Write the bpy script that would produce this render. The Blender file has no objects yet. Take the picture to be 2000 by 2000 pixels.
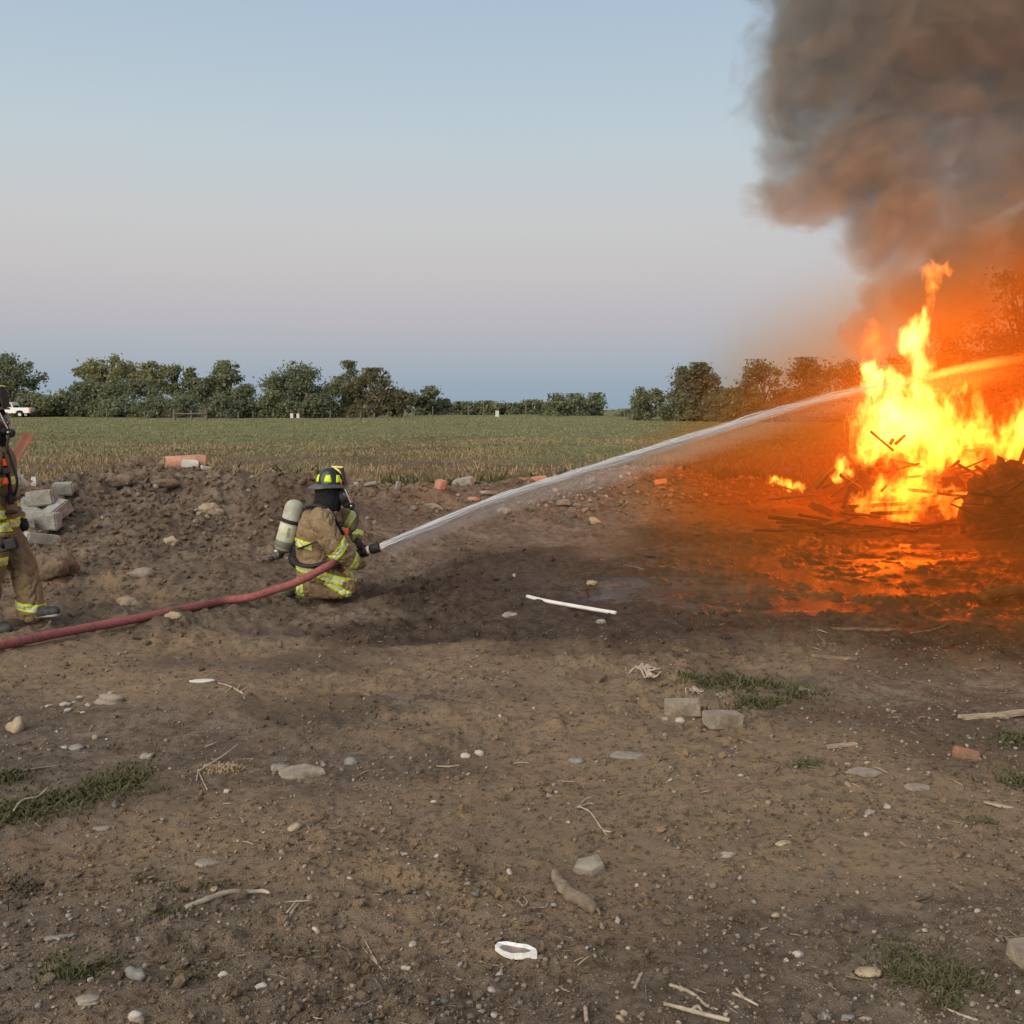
import bpy, bmesh, math, random
import numpy as np
from mathutils import Vector, Matrix, Euler
R = math.radians
SC = bpy.context.scene
COL = SC.collection

# ------------------------------------------------------------------ camera
CAM_H, PITCH = 1.8, math.atan(0.1)
cam_d = bpy.data.cameras.new('camera'); cam = bpy.data.objects.new('camera', cam_d); COL.objects.link(cam)
cam.location = (0, 0, CAM_H); cam.rotation_euler = (R(90) - PITCH, 0, 0)
cam_d.sensor_width = 36; cam_d.lens = 36.0; cam_d.clip_start = 0.05; cam_d.clip_end = 6000
SC.camera = cam

# ------------------------------------------------------------------ dusk sky and light
W = bpy.data.worlds.new('World'); SC.world = W; W.use_nodes = True
wt = W.node_tree; wt.nodes.clear()
def wn(t): return wt.nodes.new(t)
wo = wn('ShaderNodeOutputWorld'); wb = wn('ShaderNodeBackground'); tc = wn('ShaderNodeTexCoord')
sep = wn('ShaderNodeSeparateXYZ'); ramp = wn('ShaderNodeValToRGB')
wt.links.new(tc.outputs['Generated'], sep.inputs[0]); wt.links.new(sep.outputs['Z'], ramp.inputs[0])
SKY = [(0.0, (.245, .322, .395)), (.028, (.292, .350, .415)), (.055, (.358, .386, .430)), (.085, (.425, .415, .442)),
       (.125, (.480, .462, .472)), (.175, (.498, .505, .510)), (.24, (.445, .520, .560)), (.31, (.388, .480, .560)),
       (.38, (.338, .436, .550)), (.60, (.260, .345, .455)), (1.0, (.215, .275, .360))]
er = ramp.color_ramp
while len(er.elements) < len(SKY): er.elements.new(.5)
for e, (p, c) in zip(er.elements, SKY):
    e.position = p; e.color = (*c, 1)
wt.links.new(ramp.outputs[0], wb.inputs['Color']); wb.inputs['Strength'].default_value = 1.0
wt.links.new(wb.outputs[0], wo.inputs['Surface'])

sun_d = bpy.data.lights.new('sun', 'SUN'); sun = bpy.data.objects.new('sun', sun_d); COL.objects.link(sun)
sun_d.energy = 3.8; sun_d.angle = R(75); sun_d.color = (1, .84, .66)          # afterglow of the set sun, behind the camera to the left
sun.rotation_euler = (R(62), 0, R(-38)); sun.location = (0, 0, 30)

SC.view_settings.view_transform = 'Standard'; SC.view_settings.look = 'None'
SC.view_settings.gamma = 1; SC.view_settings.exposure = 0.22; SC.view_settings.use_curve_mapping = False
SC.render.engine = 'CYCLES'
cy = SC.cycles
cy.max_bounces = 6; cy.diffuse_bounces = 1; cy.glossy_bounces = 3; cy.transmission_bounces = 4
cy.volume_bounces = 1; cy.transparent_max_bounces = 24
cy.sample_clamp_indirect = 2.0; cy.use_denoising = True
cy.volume_step_rate = 1.0; cy.volume_max_steps = 512
cy.caustics_reflective = False; cy.caustics_refractive = False

# ------------------------------------------------------------------ numpy noise
_rs = np.random.RandomState(7)
_PT = _rs.rand(256, 256)
def vnoise(x, y, seed=0):
    x = np.asarray(x, float) + seed * 17.31; y = np.asarray(y, float) + seed * 9.77
    ix = np.floor(x).astype(np.int64); iy = np.floor(y).astype(np.int64); fx = x - ix; fy = y - iy
    fx = fx * fx * fx * (fx * (fx * 6 - 15) + 10); fy = fy * fy * fy * (fy * (fy * 6 - 15) + 10)
    a, b, c, d = ix & 255, iy & 255, (ix + 1) & 255, (iy + 1) & 255
    return (_PT[a, b] * (1 - fx) + _PT[c, b] * fx) * (1 - fy) + (_PT[a, d] * (1 - fx) + _PT[c, d] * fx) * fy - .5
def rotn(x, y, s, seed):                       # one octave on rotated axes (hides the lattice)
    a = seed * 1.7 + .4
    return vnoise((x * math.cos(a) - y * math.sin(a)) / s, (x * math.sin(a) + y * math.cos(a)) / s, seed)
def fbm(x, y, s, octv=4, seed=0, gain=.5):
    t = 0; g = 1
    for o in range(octv):
        t = t + g * rotn(x, y, s, seed + o); s *= .5; g *= gain
    return t
def worley(x, y, s, seed=0):                   # distance to nearest jittered cell point, 0..~1
    x = np.asarray(x, float) / s; y = np.asarray(y, float) / s
    ix = np.floor(x).astype(np.int64); iy = np.floor(y).astype(np.int64)
    best = np.full(x.shape, 9.0); hh = np.zeros(x.shape)
    for dx in (-1, 0, 1):
        for dy in (-1, 0, 1):
            cx, cy_ = ix + dx, iy + dy
            px = cx + _PT[(cx + seed * 31) & 255, (cy_ + seed * 7) & 255]; py = cy_ + _PT[(cy_ + seed * 13) & 255, (cx + 91 + seed) & 255]
            d = np.hypot(px - x, py - y); m = d < best
            best = np.where(m, d, best); hh = np.where(m, _PT[(cx * 3 + seed) & 255, (cy_ * 5 + 11) & 255], hh)
    return best, hh
def sstep(a, b, x):
    t = np.clip((np.asarray(x, float) - a) / (b - a), 0, 1); return t * t * (3 - 2 * t)

# ------------------------------------------------------------------ where things stand (a pixel of the 2000 px photograph -> a point)
def ray(u, v):
    dx, dy = (u - 1000) / 2000, (1000 - v) / 2000
    X, Y, Z = dx, math.cos(PITCH) + dy * math.sin(PITCH), -math.sin(PITCH) + dy * math.cos(PITCH)
    return X / Y, Z / Y
def P(u, v, d):
    X, Z = ray(u, v); return Vector((X * d, d, CAM_H + Z * d))
CREST = [(-200, 952, 12.6), (-40, 950, 13.2), (60, 942, 14), (200, 929, 15), (290, 922, 15.5), (400, 927, 15.5), (500, 934, 15.5), (580, 924, 15.5),
         (690, 940, 16), (800, 945, 17), (900, 950, 18), (1010, 941, 19), (1100, 946, 19.6), (1200, 930, 20.2), (1310, 926, 20.6), (1410, 950, 21),
         (1465, 938, 21.4), (1520, 955, 21.8)]
_cr = []
for u, v, d in CREST:
    p = P(u, v, d); _cr.append((p.x, p.y, p.z))
_cr = np.array(_cr)
def crest(x):
    yc = np.interp(x, _cr[:, 0], _cr[:, 1]); zc = np.interp(x, _cr[:, 0], _cr[:, 2])
    zc = zc * sstep(7.0, 5.4, x)
    return yc, zc
def field_z(y): return .12 + .0053 * np.maximum(y, 0) + 0.0
def lump_mask(x, y):
    yc, zc = crest(x); d = y - yc
    return np.exp(-np.where(d < 0, (d / 2.7) ** 2, (d / 1.3) ** 2)) * sstep(.0, .3, zc), zc
def puddle_mask(x, y):
    w = fbm(x, y * .45, 1.6, 3, 40) * 1.0
    def el(cx, cy_, rx, ry): return 1 - np.hypot((x - cx) / rx, (y - cy_) / ry)
    f = np.maximum.reduce([el(5.4, 11.4, 2.5, 2.1), el(2.1, 10.6, 1.2, .7), el(3.8, 10.3, 2.3, 1.0), el(2.4, 12.0, 1.0, .5), el(1.9, 9.95, 1.25, .42), el(2.9, 9.7, 1.0, .36), el(3.3, 15.9, .75, .75), el(2.7, 13.2, .9, .5), el(7.5, 11.2, 3, 1.7)])
    return f + w * .55
def wet_mask(x, y):
    w = fbm(x, y * .6, 1.3, 4, 52)
    def el(cx, cy_, rx, ry): return 1 - np.hypot((x - cx) / rx, (y - cy_) / ry)
    f = np.maximum.reduce([el(4.2, 12.0, 5.4, 4.2), el(-.1, 9.9, 2.3, 1.5), el(1.6, 9.4, 2.6, 1.8), el(4.5, 8.6, 3.6, 1.9), el(-.6, 8.5, 1.6, .6), el(6.5, 15.5, 4, 3)])
    patch_ = sstep(.16, .42, fbm(x, y * 1.35, 1.5, 4, 57)) * .48 * sstep(8.4, 7.6, y)
    return np.maximum(sstep(-.12, .46, f + w * .8), patch_)
def meadow_mask(x, y):
    yc, zc = crest(x)
    lim = np.where(x < 5.6, yc + .9, 22.0)
    lim = lim + fbm(x, y, 1.2, 3, 61) * 1.3
    return sstep(-.35, .35, y - lim)
def H0(x, y):                                  # the broad shape of the ground
    m, zc = lump_mask(x, y)
    yc, _ = crest(x)
    behind = sstep(-.5, 4.0, y - np.where(x < 6, yc, 21.0))
    base = fbm(x, y, 2.4, 3, 3) * .10 * sstep(2, 6, y) * (1 - behind) - .02
    base = base * (1 - behind) + (field_z(y) + fbm(x, y, 9, 3, 5) * .22 * sstep(20, 50, y)) * behind
    zb = np.maximum(zc - base, 0)
    z = base + zb * m * (.90 + .32 * sstep(-.6, 1.2, x) + .24 * fbm(x, y, 1.1, 3, 9))
    pm = puddle_mask(x, y)
    flat = sstep(-.35, .1, pm) * (1 - behind)
    z = z * (1 - flat) + flat * (-.048 + .060 * fbm(x, y * .8, .7, 4, 33, .6))
    return z
def left_slope(x, y): return sstep(.3, -1.2, x) * sstep(7.6, 9.2, y) * sstep(15, 12, y)
def H1(x, y):                                  # with clods and ruts
    x = np.asarray(x, float); y = np.asarray(y, float)
    z = H0(x, y)
    m, zc = lump_mask(x, y); md = meadow_mask(x, y); pm = sstep(-.3, .05, puddle_mask(x, y))
    dirt = (1 - md) * (1 - .75 * pm)
    rough = .42 + 1.1 * np.clip(m * zc * 1.6, 0, 1) + .8 * sstep(.05, .35, fbm(x, y, 1.7, 3, 71)) + .45 * sstep(.3, .9, wet_mask(x, y))
    rough = rough + .9 * left_slope(x, y)
    w1, h1 = worley(x + .05 * fbm(x, y, .12, 2, 2), y, .16, 3)
    w2, h2 = worley(x, y, .055, 5)
    w3, h3 = worley(x + .1 * fbm(x, y, .3, 2, 8), y, .42, 9)
    cl = (np.clip(.62 - w1, 0, 1) * h1 * .075 + np.clip(.6 - w2, 0, 1) * h2 * .026 + np.clip(.6 - w3, 0, 1) * h3 * .16 * np.clip(m * zc * 1.8, 0, 1)) * (.55 + .45 * sstep(3.5, 7, y))
    z = z + pm * (1 - md) * (.085 * fbm(x * .6, y * 1.1, .13, 4, 37, .62) - .006)
    z = z + dirt * (rough * (cl + fbm(x, y, .35, 5, 21, .55) * .045) + fbm(x, y, .05, 2, 23) * .008)
    # ruts of the machine, running left to right behind the kneeling man
    rut = np.sin((y - .16 * x + .35 * fbm(x, y, 1.2, 2, 90)) * 9.0)
    z = z + dirt * .026 * rut * sstep(.15, .5, wet_mask(x, y) + .35 * fbm(x, y, 1.5, 2, 14)) * sstep(7, 8, y)
    z = z + dirt * .006 * np.sin((y - .22 * x + .12 * fbm(x, y, .9, 2, 96)) * 46) * sstep(.05, .3, fbm(x * .5, y, 1.4, 3, 97)) * sstep(5.2, 6.2, y) * sstep(9.5, 8.5, y) * sstep(2.2, .8, x)
    return z
def hz(x, y): return float(H1(np.array([x]), np.array([y]))[0])
def G(u, v, lift=0.0):                         # where the sight line through a pixel meets the ground
    X, Z = ray(u, v)
    ys = np.concatenate([np.linspace(1.5, 30, 2400), np.linspace(30, 160, 900)])
    g = CAM_H + Z * ys - H0(X * ys, ys)
    k = np.argmax(g < 0) if (g < 0).any() else len(ys) - 1
    y = ys[k]
    return Vector((X * y, y, hz(X * y, y) + lift))

# ------------------------------------------------------------------ object helpers
def tag(o, label=None, cat=None, group=None, kind=None):
    if label: o['label'] = label
    if cat: o['category'] = cat
    if group: o['group'] = group
    if kind: o['kind'] = kind
    return o
def link(name, me, parent=None, mats=()):
    o = bpy.data.objects.new(name, me); COL.objects.link(o)
    for m in mats:
        if m is not None: me.materials.append(m)
    if parent is not None: o.parent = parent
    return o
def empty(name, loc=(0, 0, 0), rz=0.0):
    o = bpy.data.objects.new(name, None); COL.objects.link(o); o.location = loc; o.rotation_euler = (0, 0, rz)
    o.empty_display_size = .1; return o
def mesh_np(name, V, F, smooth=True):
    V = np.asarray(V, np.float32); F = np.asarray(F, np.int32); k = F.shape[1]
    me = bpy.data.meshes.new(name)
    me.vertices.add(len(V)); me.vertices.foreach_set('co', V.ravel())
    me.loops.add(F.size); me.loops.foreach_set('vertex_index', F.ravel())
    me.polygons.add(len(F)); me.polygons.foreach_set('loop_start', np.arange(0, F.size, k, dtype=np.int32))
    me.polygons.foreach_set('use_smooth', np.full(len(F), smooth))
    me.update(calc_edges=True); return me
def bm_mesh(name, bm, smooth=True):
    me = bpy.data.meshes.new(name); bmesh.ops.recalc_face_normals(bm, faces=bm.faces); bm.normal_update(); bm.to_mesh(me); bm.free()
    me.polygons.foreach_set('use_smooth', np.full(len(me.polygons), smooth)); return me
def fattr(me, name, a):
    at = me.attributes.new(name, 'FLOAT', 'POINT'); at.data.foreach_set('value', np.asarray(a, np.float32))
def sharp(me, ang=35):
    try: me.set_sharp_from_angle(angle=R(ang))
    except Exception: pass
def rings_mesh(bm, rings, cap=True, mat=0):    # loft a list of rings (lists of Vectors with equal counts)
    vr = [[bm.verts.new(p) for p in r] for r in rings]
    n = len(rings[0])
    for a, b in zip(vr[:-1], vr[1:]):
        for i in range(n):
            f = bm.faces.new((a[i], a[(i + 1) % n], b[(i + 1) % n], b[i])); f.material_index = mat
    if cap:
        f = bm.faces.new(list(reversed(vr[0]))); f.material_index = mat
        f = bm.faces.new(vr[-1]); f.material_index = mat
    return vr
def tube(bm, pts, rad, n=8, flat=1.0, cap=True, mat=0, up=Vector((0, 0, 1)), jit=0, rnd=None):
    pts = [Vector(p) for p in pts]
    rad = list(rad) if hasattr(rad, '__len__') else [rad] * len(pts)
    rings = []; last = None
    for i, p in enumerate(pts):
        t = (pts[min(i + 1, len(pts) - 1)] - pts[max(i - 1, 0)]).normalized()
        s = t.cross(up)
        if s.length < 1e-3: s = t.cross(Vector((1, 0, 0)))
        s.normalize(); w = s.cross(t).normalized()
        if last is not None and s.dot(last) < 0: s, w = -s, -w
        last = s
        ring = []
        for k in range(n):
            a = 2 * math.pi * k / n; r = rad[i] * (1 + (rnd.uniform(-jit, jit) if jit else 0))
            ring.append(p + s * math.cos(a) * r + w * math.sin(a) * r * flat)
        rings.append(ring)
    return rings_mesh(bm, rings, cap, mat)
def smooth_path(pts, k=6, rad=None):           # Catmull-Rom
    pts = [Vector(p) for p in pts]; out = []; ro = []
    for i in range(len(pts) - 1):
        p0, p1, p2, p3 = pts[max(i - 1, 0)], pts[i], pts[i + 1], pts[min(i + 2, len(pts) - 1)]
        for j in range(k):
            t = j / k
            out.append(.5 * ((2 * p1) + (p2 - p0) * t + (2 * p0 - 5 * p1 + 4 * p2 - p3) * t * t + (3 * p1 - p0 - 3 * p2 + p3) * t ** 3))
            if rad: ro.append(rad[i] * (1 - t) + rad[i + 1] * t)
    out.append(pts[-1])
    if rad: ro.append(rad[-1]); return out, ro
    return out
def box(bm, c, size, rot=None, bev=0.0, mat=0):
    M = Matrix.Translation(Vector(c)) @ (rot.to_matrix().to_4x4() if rot is not None and not isinstance(rot, Matrix) else (rot.to_4x4() if rot is not None else Matrix()))
    g = bmesh.ops.create_cube(bm, size=1.0, matrix=M @ Matrix.Diagonal((*size, 1)))
    vs = g['verts']; fs = {f for v in vs for f in v.link_faces}
    for f in fs: f.material_index = mat
    if bev > 0:
        es = list({e for v in vs for e in v.link_edges})
        bmesh.ops.bevel(bm, geom=es, offset=bev, segments=2, affect='EDGES', profile=.5, material=-1)
    return vs

# ------------------------------------------------------------------ material helpers
class NT:
    def __init__(s, name):
        s.m = bpy.data.materials.new(name); s.m.use_nodes = True; s.t = s.m.node_tree; s.t.nodes.clear()
        s.out = s.t.nodes.new('ShaderNodeOutputMaterial')
    def n(s, t, **kw):
        nd = s.t.nodes.new(t)
        for k, v in kw.items(): setattr(nd, k, v)
        return nd
    def put(s, sock, v):
        if isinstance(v, bpy.types.NodeSocket): s.t.links.new(v, sock)
        elif v is not None:
            if hasattr(sock.default_value, '__len__') and not hasattr(v, '__len__'): v = (v,) * len(sock.default_value)
            if hasattr(v, '__len__') and len(sock.default_value) == 4 and len(v) == 3: v = (*v, 1)
            sock.default_value = v
    def math(s, op, a, b=None, c=None, clamp=False):
        nd = s.n('ShaderNodeMath', operation=op, use_clamp=clamp)
        for i, v in enumerate((a, b, c)):
            if v is not None: s.put(nd.inputs[i], v)
        return nd.outputs[0]
    def vmath(s, op, a, b=None, sc=None):
        nd = s.n('ShaderNodeVectorMath', operation=op); s.put(nd.inputs[0], a)
        if b is not None: s.put(nd.inputs[1], b)
        if sc is not None: s.put(nd.inputs['Scale'], sc)
        return nd.outputs['Value'] if op in ('LENGTH', 'DISTANCE', 'DOT_PRODUCT') else nd.outputs[0]
    def ramp(s, f, lo, hi, a=0.0, b=1.0, smooth=True):
        nd = s.n('ShaderNodeMapRange', interpolation_type='SMOOTHSTEP' if smooth else 'LINEAR')
        for k, v in zip((0, 1, 2, 3, 4), (f, lo, hi, a, b)): s.put(nd.inputs[k], v)
        return nd.outputs[0]
    def noise(s, vec, scale, detail=4, rough=.55, dist=0.0, color=False):
        nd = s.n('ShaderNodeTexNoise'); s.put(nd.inputs['Vector'], vec); s.put(nd.inputs['Scale'], scale)
        nd.inputs['Detail'].default_value = detail; nd.inputs['Roughness'].default_value = rough; nd.inputs['Distortion'].default_value = dist
        return nd.outputs['Color' if color else 'Fac']
    def voro(s, vec, scale, feat='F1', out='Distance', rnd=1.0):
        nd = s.n('ShaderNodeTexVoronoi', feature=feat); s.put(nd.inputs['Vector'], vec); s.put(nd.inputs['Scale'], scale)
        nd.inputs['Randomness'].default_value = rnd; return nd.outputs[out]
    def mix(s, f, a, b):
        nd = s.n('ShaderNodeMix', data_type='RGBA'); s.put(nd.inputs[0], f); s.put(nd.inputs[6], a); s.put(nd.inputs[7], b); return nd.outputs[2]
    def attr(s, name):
        return s.n('ShaderNodeAttribute', attribute_name=name).outputs['Fac']
    def pos(s): return s.n('ShaderNodeNewGeometry').outputs['Position']
    def obj(s): return s.n('ShaderNodeTexCoord').outputs['Object']
    def orand(s): return s.n('ShaderNodeObjectInfo').outputs['Random']
    def island(s): return s.n('ShaderNodeNewGeometry').outputs['Random Per Island']
    def bump(s, h, dist=.01, strength=1.0):
        nd = s.n('ShaderNodeBump'); s.put(nd.inputs['Height'], h); nd.inputs['Distance'].default_value = dist; nd.inputs['Strength'].default_value = strength
        return nd.outputs[0]
    def bsdf(s, col, rough=.8, metal=0.0, spec=.4, normal=None, **kw):
        b = s.n('ShaderNodeBsdfPrincipled')
        s.put(b.inputs['Base Color'], col); s.put(b.inputs['Roughness'], rough); s.put(b.inputs['Metallic'], metal); s.put(b.inputs['Specular IOR Level'], spec)
        if normal is not None: s.put(b.inputs['Normal'], normal)
        for k, v in kw.items(): s.put(b.inputs[k.replace('_', ' ')], v)
        s.t.links.new(b.outputs[0], s.out.inputs['Surface']); return s.m
def grain(name, c1, c2, scale=12, rough=.8, bump=.004, spec=.3, detail=5, metal=0.0, vec='obj', stretch=None, bscale=None, dirt=None):
    t = NT(name); v = t.obj() if vec == 'obj' else t.pos()
    if stretch: v = t.vmath('MULTIPLY', v, stretch)
    f = t.noise(v, scale, detail, .6); f = t.ramp(f, .3, .7)
    c = t.mix(f, c1, c2)
    if dirt:
        c = t.mix(t.ramp(t.noise(v, scale * .35, 5, .65), .48, .68, 0, dirt[1]), c, dirt[0])
    h = t.noise(v, bscale or scale * 4, 4, .6)
    return t.bsdf(c, rough, metal, spec, t.bump(h, bump))
# ------------------------------------------------------------------ the ground: one sheet out to the horizon
def ground_material():
    t = NT('earth'); p = t.pos(); wet = t.attr('wet'); mead = t.attr('meadow'); tan = t.attr('tan'); slope = t.attr('cav')
    n1 = t.noise(p, 1.1, 6, .62); n2 = t.noise(p, 9, 6, .62); n3 = t.noise(p, 55, 5, .6)
    dry = t.mix(t.ramp(n1, .32, .68), (.165, .126, .090), (.275, .216, .156))
    dry = t.mix(t.ramp(n2, .40, .66, 0, .7), dry, (.092, .064, .042))
    dry = t.mix(t.math('MULTIPLY', tan, t.ramp(n2, .25, .6)), dry, (.32, .225, .135))
    dry = t.mix(t.ramp(n3, .55, .75, 0, .40), dry, (.26, .205, .145)); dry = t.mix(t.ramp(t.noise(p, 22, 5, .65), .52, .64, 0, .6), dry, (.082, .058, .039))
    dark = t.mix(t.ramp(n2, .35, .7), (.056, .037, .024), (.112, .077, .051))
    soil = t.mix(wet, dry, dark)
    # small stones too fine to build, as grains of their own colour
    vp = t.voro(p, 46, out='Distance'); vc = t.voro(p, 46, out='Color')
    sx = t.n('ShaderNodeSeparateColor'); t.put(sx.inputs[0], vc)
    st = t.math('MULTIPLY', t.ramp(vp, .30, .20), t.ramp(sx.outputs[0], .72, .76))
    soil = t.mix(t.math('MULTIPLY', st, t.math('SUBTRACT', 1, mead)), soil, t.mix(sx.outputs[1], (.20, .16, .12), (.42, .37, .31)))
    # meadow: short green sward far out, dry tan stalks nearer
    ps = t.vmath('MULTIPLY', p, (1, .35, 1))
    g1 = t.noise(ps, .12, 5, .6); g2 = t.noise(ps, .9, 6, .65); g3 = t.noise(ps, 6, 4, .6)
    far = t.attr('green')
    gg = t.mix(t.ramp(g2, .32, .68), (.142, .146, .060), (.200, .196, .088))
    gt = t.mix(t.ramp(g2, .30, .66), (.100, .072, .036), (.205, .140, .075))
    gt = t.mix(t.ramp(g1, .46, .60, 0, .75), gt, gg)
    gm = t.mix(far, gt, gg)
    gm = t.mix(t.ramp(g3, .45, .7, 0, .45), gm, (.040, .040, .018))
    col = t.mix(mead, soil, gm)
    rough = t.math('SUBTRACT', .95, t.math('MULTIPLY', wet, t.math('MULTIPLY', .20, t.math('SUBTRACT', 1, mead))))
    rough = t.math('MULTIPLY', rough, t.math('SUBTRACT', 1, t.math('MULTIPLY', slope, .42)))
    h = t.math('ADD', t.math('MULTIPLY', n3, .5), t.math('ADD', t.noise(p, 160, 3, .6), t.math('MULTIPLY', st, .8)))
    return t.bsdf(col, rough, 0, t.math('MULTIPLY_ADD', slope, .18, .22), t.bump(h, .020, 1.0))
M_EARTH = ground_material()
def build_ground():
    th = np.concatenate([np.linspace(-180, -34, 74)[:-1], np.linspace(-34, -30, 30)[:-1], np.linspace(-30, 30, 720), np.linspace(30, 34, 30)[1:], np.linspace(34, 180, 74)[1:-1]])
    r = [.6, 1.2, 1.8, 2.2]
    while r[-1] < 26:
        r.append(r[-1] + max(.0105, .0036 * r[-1]))
    while r[-1] < 4000:
        r.append(r[-1] * (1.022 if r[-1] < 200 else 1.15))
    r = np.array(r); n, m = len(r), len(th)
    A, RR = np.meshgrid(np.radians(th), r)
    X, Y = np.sin(A) * RR, np.cos(A) * RR
    Z = H1(X, Y)
    Z = np.where(RR > 260, np.minimum(Z, 1.45), Z)
    V = np.stack([X, Y, Z], -1).reshape(-1, 3)
    i = np.arange(n - 1)[:, None] * m; j = np.arange(m)[None, :]; j2 = (j + 1) % m
    F = np.stack([i + j, i + j2, i + m + j2, i + m + j], -1).reshape(-1, 4)[:, ::-1]
    c = len(V); V = np.vstack([V, [[0, 0, -.02]]])
    me = mesh_np('ground', V, F, True)
    x, y = V[:, 0], V[:, 1]
    fattr(me, 'wet', wet_mask(x, y)); fattr(me, 'meadow', meadow_mask(x, y))
    tan = sstep(.05, .5, fbm(x, y * 1.4, 2.2, 4, 81) + .42 * np.exp(-((x + 3) / 3.5) ** 2 - ((y - 7.4) / 1.6) ** 2)); fattr(me, 'tan', tan)
    fattr(me, 'green', sstep(36, 50, y + fbm(x, y, 14, 4, 85) * 26)); fattr(me, 'cav', sstep(-.42, -.02, puddle_mask(x, y) + .5 * fbm(x, y, .35, 3, 44)))
    g = link('ground', me, None, [M_EARTH]); tag(g, kind='structure'); return g, len(F)
ground, nf = build_ground(); print('ground faces', nf)

# standing water: a real sheet at the water level, the mud rises through it
def puddle():
    t = NT('muddy_water'); p = t.pos()
    n = t.noise(t.vmath('MULTIPLY', p, (1, .8, 1)), 11, 5, .62, .4); n2 = t.noise(p, 42, 3, .6)
    h = t.math('ADD', n, t.math('MULTIPLY', n2, .35))
    calm = t.ramp(t.noise(p, .7, 3), .40, .62)
    bp = t.n('ShaderNodeBump'); t.put(bp.inputs['Height'], h); bp.inputs['Distance'].default_value = .09; t.put(bp.inputs['Strength'], t.math('MULTIPLY_ADD', calm, .7, .3))
    m = t.bsdf((.035, .023, .015), t.math('MULTIPLY_ADD', calm, .10, .03), 0, .6, bp.outputs[0])
    xs = np.linspace(-.5, 9.5, 101); ys = np.linspace(7.5, 18.2, 108)
    X, Y = np.meshgrid(xs, ys); pm = puddle_mask(X, Y)
    V = np.stack([X, Y, np.full(X.shape, -.041)], -1).reshape(-1, 3); idx = np.arange(X.size).reshape(X.shape)
    F = np.stack([idx[:-1, :-1], idx[:-1, 1:], idx[1:, 1:], idx[1:, :-1]], -1).reshape(-1, 4)
    keep = pm.reshape(-1)[F].max(1) > -.22
    F = F[keep]; used = np.unique(F); mp = np.full(len(V), -1); mp[used] = np.arange(len(used))
    o = link('puddle', mesh_np('puddle', V[used], mp[F]), None, [m]); tag(o, kind='structure')
puddle()
# ------------------------------------------------------------------ fire, smoke
FD = 17.0                                                     # metres to the fire
def prim_list(rows, d):
    s = d / 2000; out = []
    for row in rows:
        u, v, wu, wv = row[:4]; rot = row[4] if len(row) > 4 else 0.0; dd = row[5] if len(row) > 5 else 0.0; th = row[6] if len(row) > 6 else None
        c = P(u, v, d + dd); ru, rv = wu * s, wv * s
        ry = th if th else min(max(ru, rv) * .75, max(min(ru, rv) * 1.15, .1))
        out.append((c, (ru, ry, rv), R(rot)))                  # rot turns about the depth axis
    return out
def hull(name, prims, grow, voxel, parent=None, mat=None, wob=0.0):
    bm = bmesh.new()
    for c, r, a in prims:
        M = Matrix.Translation(c) @ Matrix.Rotation(-a, 4, 'Y') @ Matrix.Diagonal((r[0] * grow, r[1] * grow, r[2] * grow, 1))
        bmesh.ops.create_icosphere(bm, subdivisions=3, radius=1.0, matrix=M)
    me = bm_mesh(name, bm); tmp = bpy.data.objects.new('tmp', me); COL.objects.link(tmp)
    md = tmp.modifiers.new('r', 'REMESH'); md.mode = 'VOXEL'; md.voxel_size = voxel; md.use_smooth_shade = True
    sm = tmp.modifiers.new('s', 'SMOOTH'); sm.iterations = 2; sm.factor = .5
    dg = bpy.context.evaluated_depsgraph_get(); ev = tmp.evaluated_get(dg)
    m2 = bpy.data.meshes.new_from_object(ev); m2.name = name
    bpy.data.objects.remove(tmp); bpy.data.meshes.remove(me)
    m2.materials.clear()
    return link(name, m2, parent, [mat])
def field_nodes(t, prims, wv):                                # union of ellipsoids: 1 in the middle, 0 at the rim
    acc = None
    for c, r, a in prims:
        if abs(a) < 1e-4:
            ma = t.n('ShaderNodeVectorMath', operation='MULTIPLY_ADD'); t.put(ma.inputs[0], wv)
            ma.inputs[1].default_value = (1 / r[0], 1 / r[1], 1 / r[2]); ma.inputs[2].default_value = (-c[0] / r[0], -c[1] / r[1], -c[2] / r[2]); q = ma.outputs[0]
        else:
            mp = t.n('ShaderNodeMapping', vector_type='TEXTURE'); t.put(mp.inputs[0], wv)
            mp.inputs[1].default_value = c; mp.inputs[2].default_value = (0, -a, 0); mp.inputs[3].default_value = r; q = mp.outputs[0]
        l = t.vmath('LENGTH', q)
        acc = l if acc is None else t.math('MINIMUM', acc, l)
    return t.math('SUBTRACT', 1.0, acc)
def flame_material(name, prims, col, k, scale=1.0, ext=0.0, thr=(.10, .30), step=.35):
    t = NT(name); p = t.pos()
    q = t.vmath('MULTIPLY', p, (1, 1, .5))
    n = t.noise(q, 2.6 * scale, 2, .62, 0, color=True)
    w = t.vmath('MULTIPLY', t.vmath('SUBTRACT', n, (.5, .5, .5)), (.42 / scale, .42 / scale, .62 / scale))
    f = field_nodes(t, prims, t.vmath('ADD', p, w))
    f2 = t.noise(t.vmath('ADD', q, w), 6.5 * scale, 3, .62)
    f = t.math('MULTIPLY_ADD', t.math('SUBTRACT', f2, .5), 2.8, f)
    d = t.ramp(f, thr[0], thr[1])
    hot = t.ramp(f, .18, .9, .22, 2.0)
    e = t.n('ShaderNodeEmission'); t.put(e.inputs[0], col); t.put(e.inputs[1], t.math('MULTIPLY', t.math('MULTIPLY', d, hot), k))
    t.t.links.new(e.outputs[0], t.out.inputs['Volume'])
    t.m.cycles.volume_sampling = 'DISTANCE'
    t.m.cycles.volume_step_rate = step
    return t.m
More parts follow.
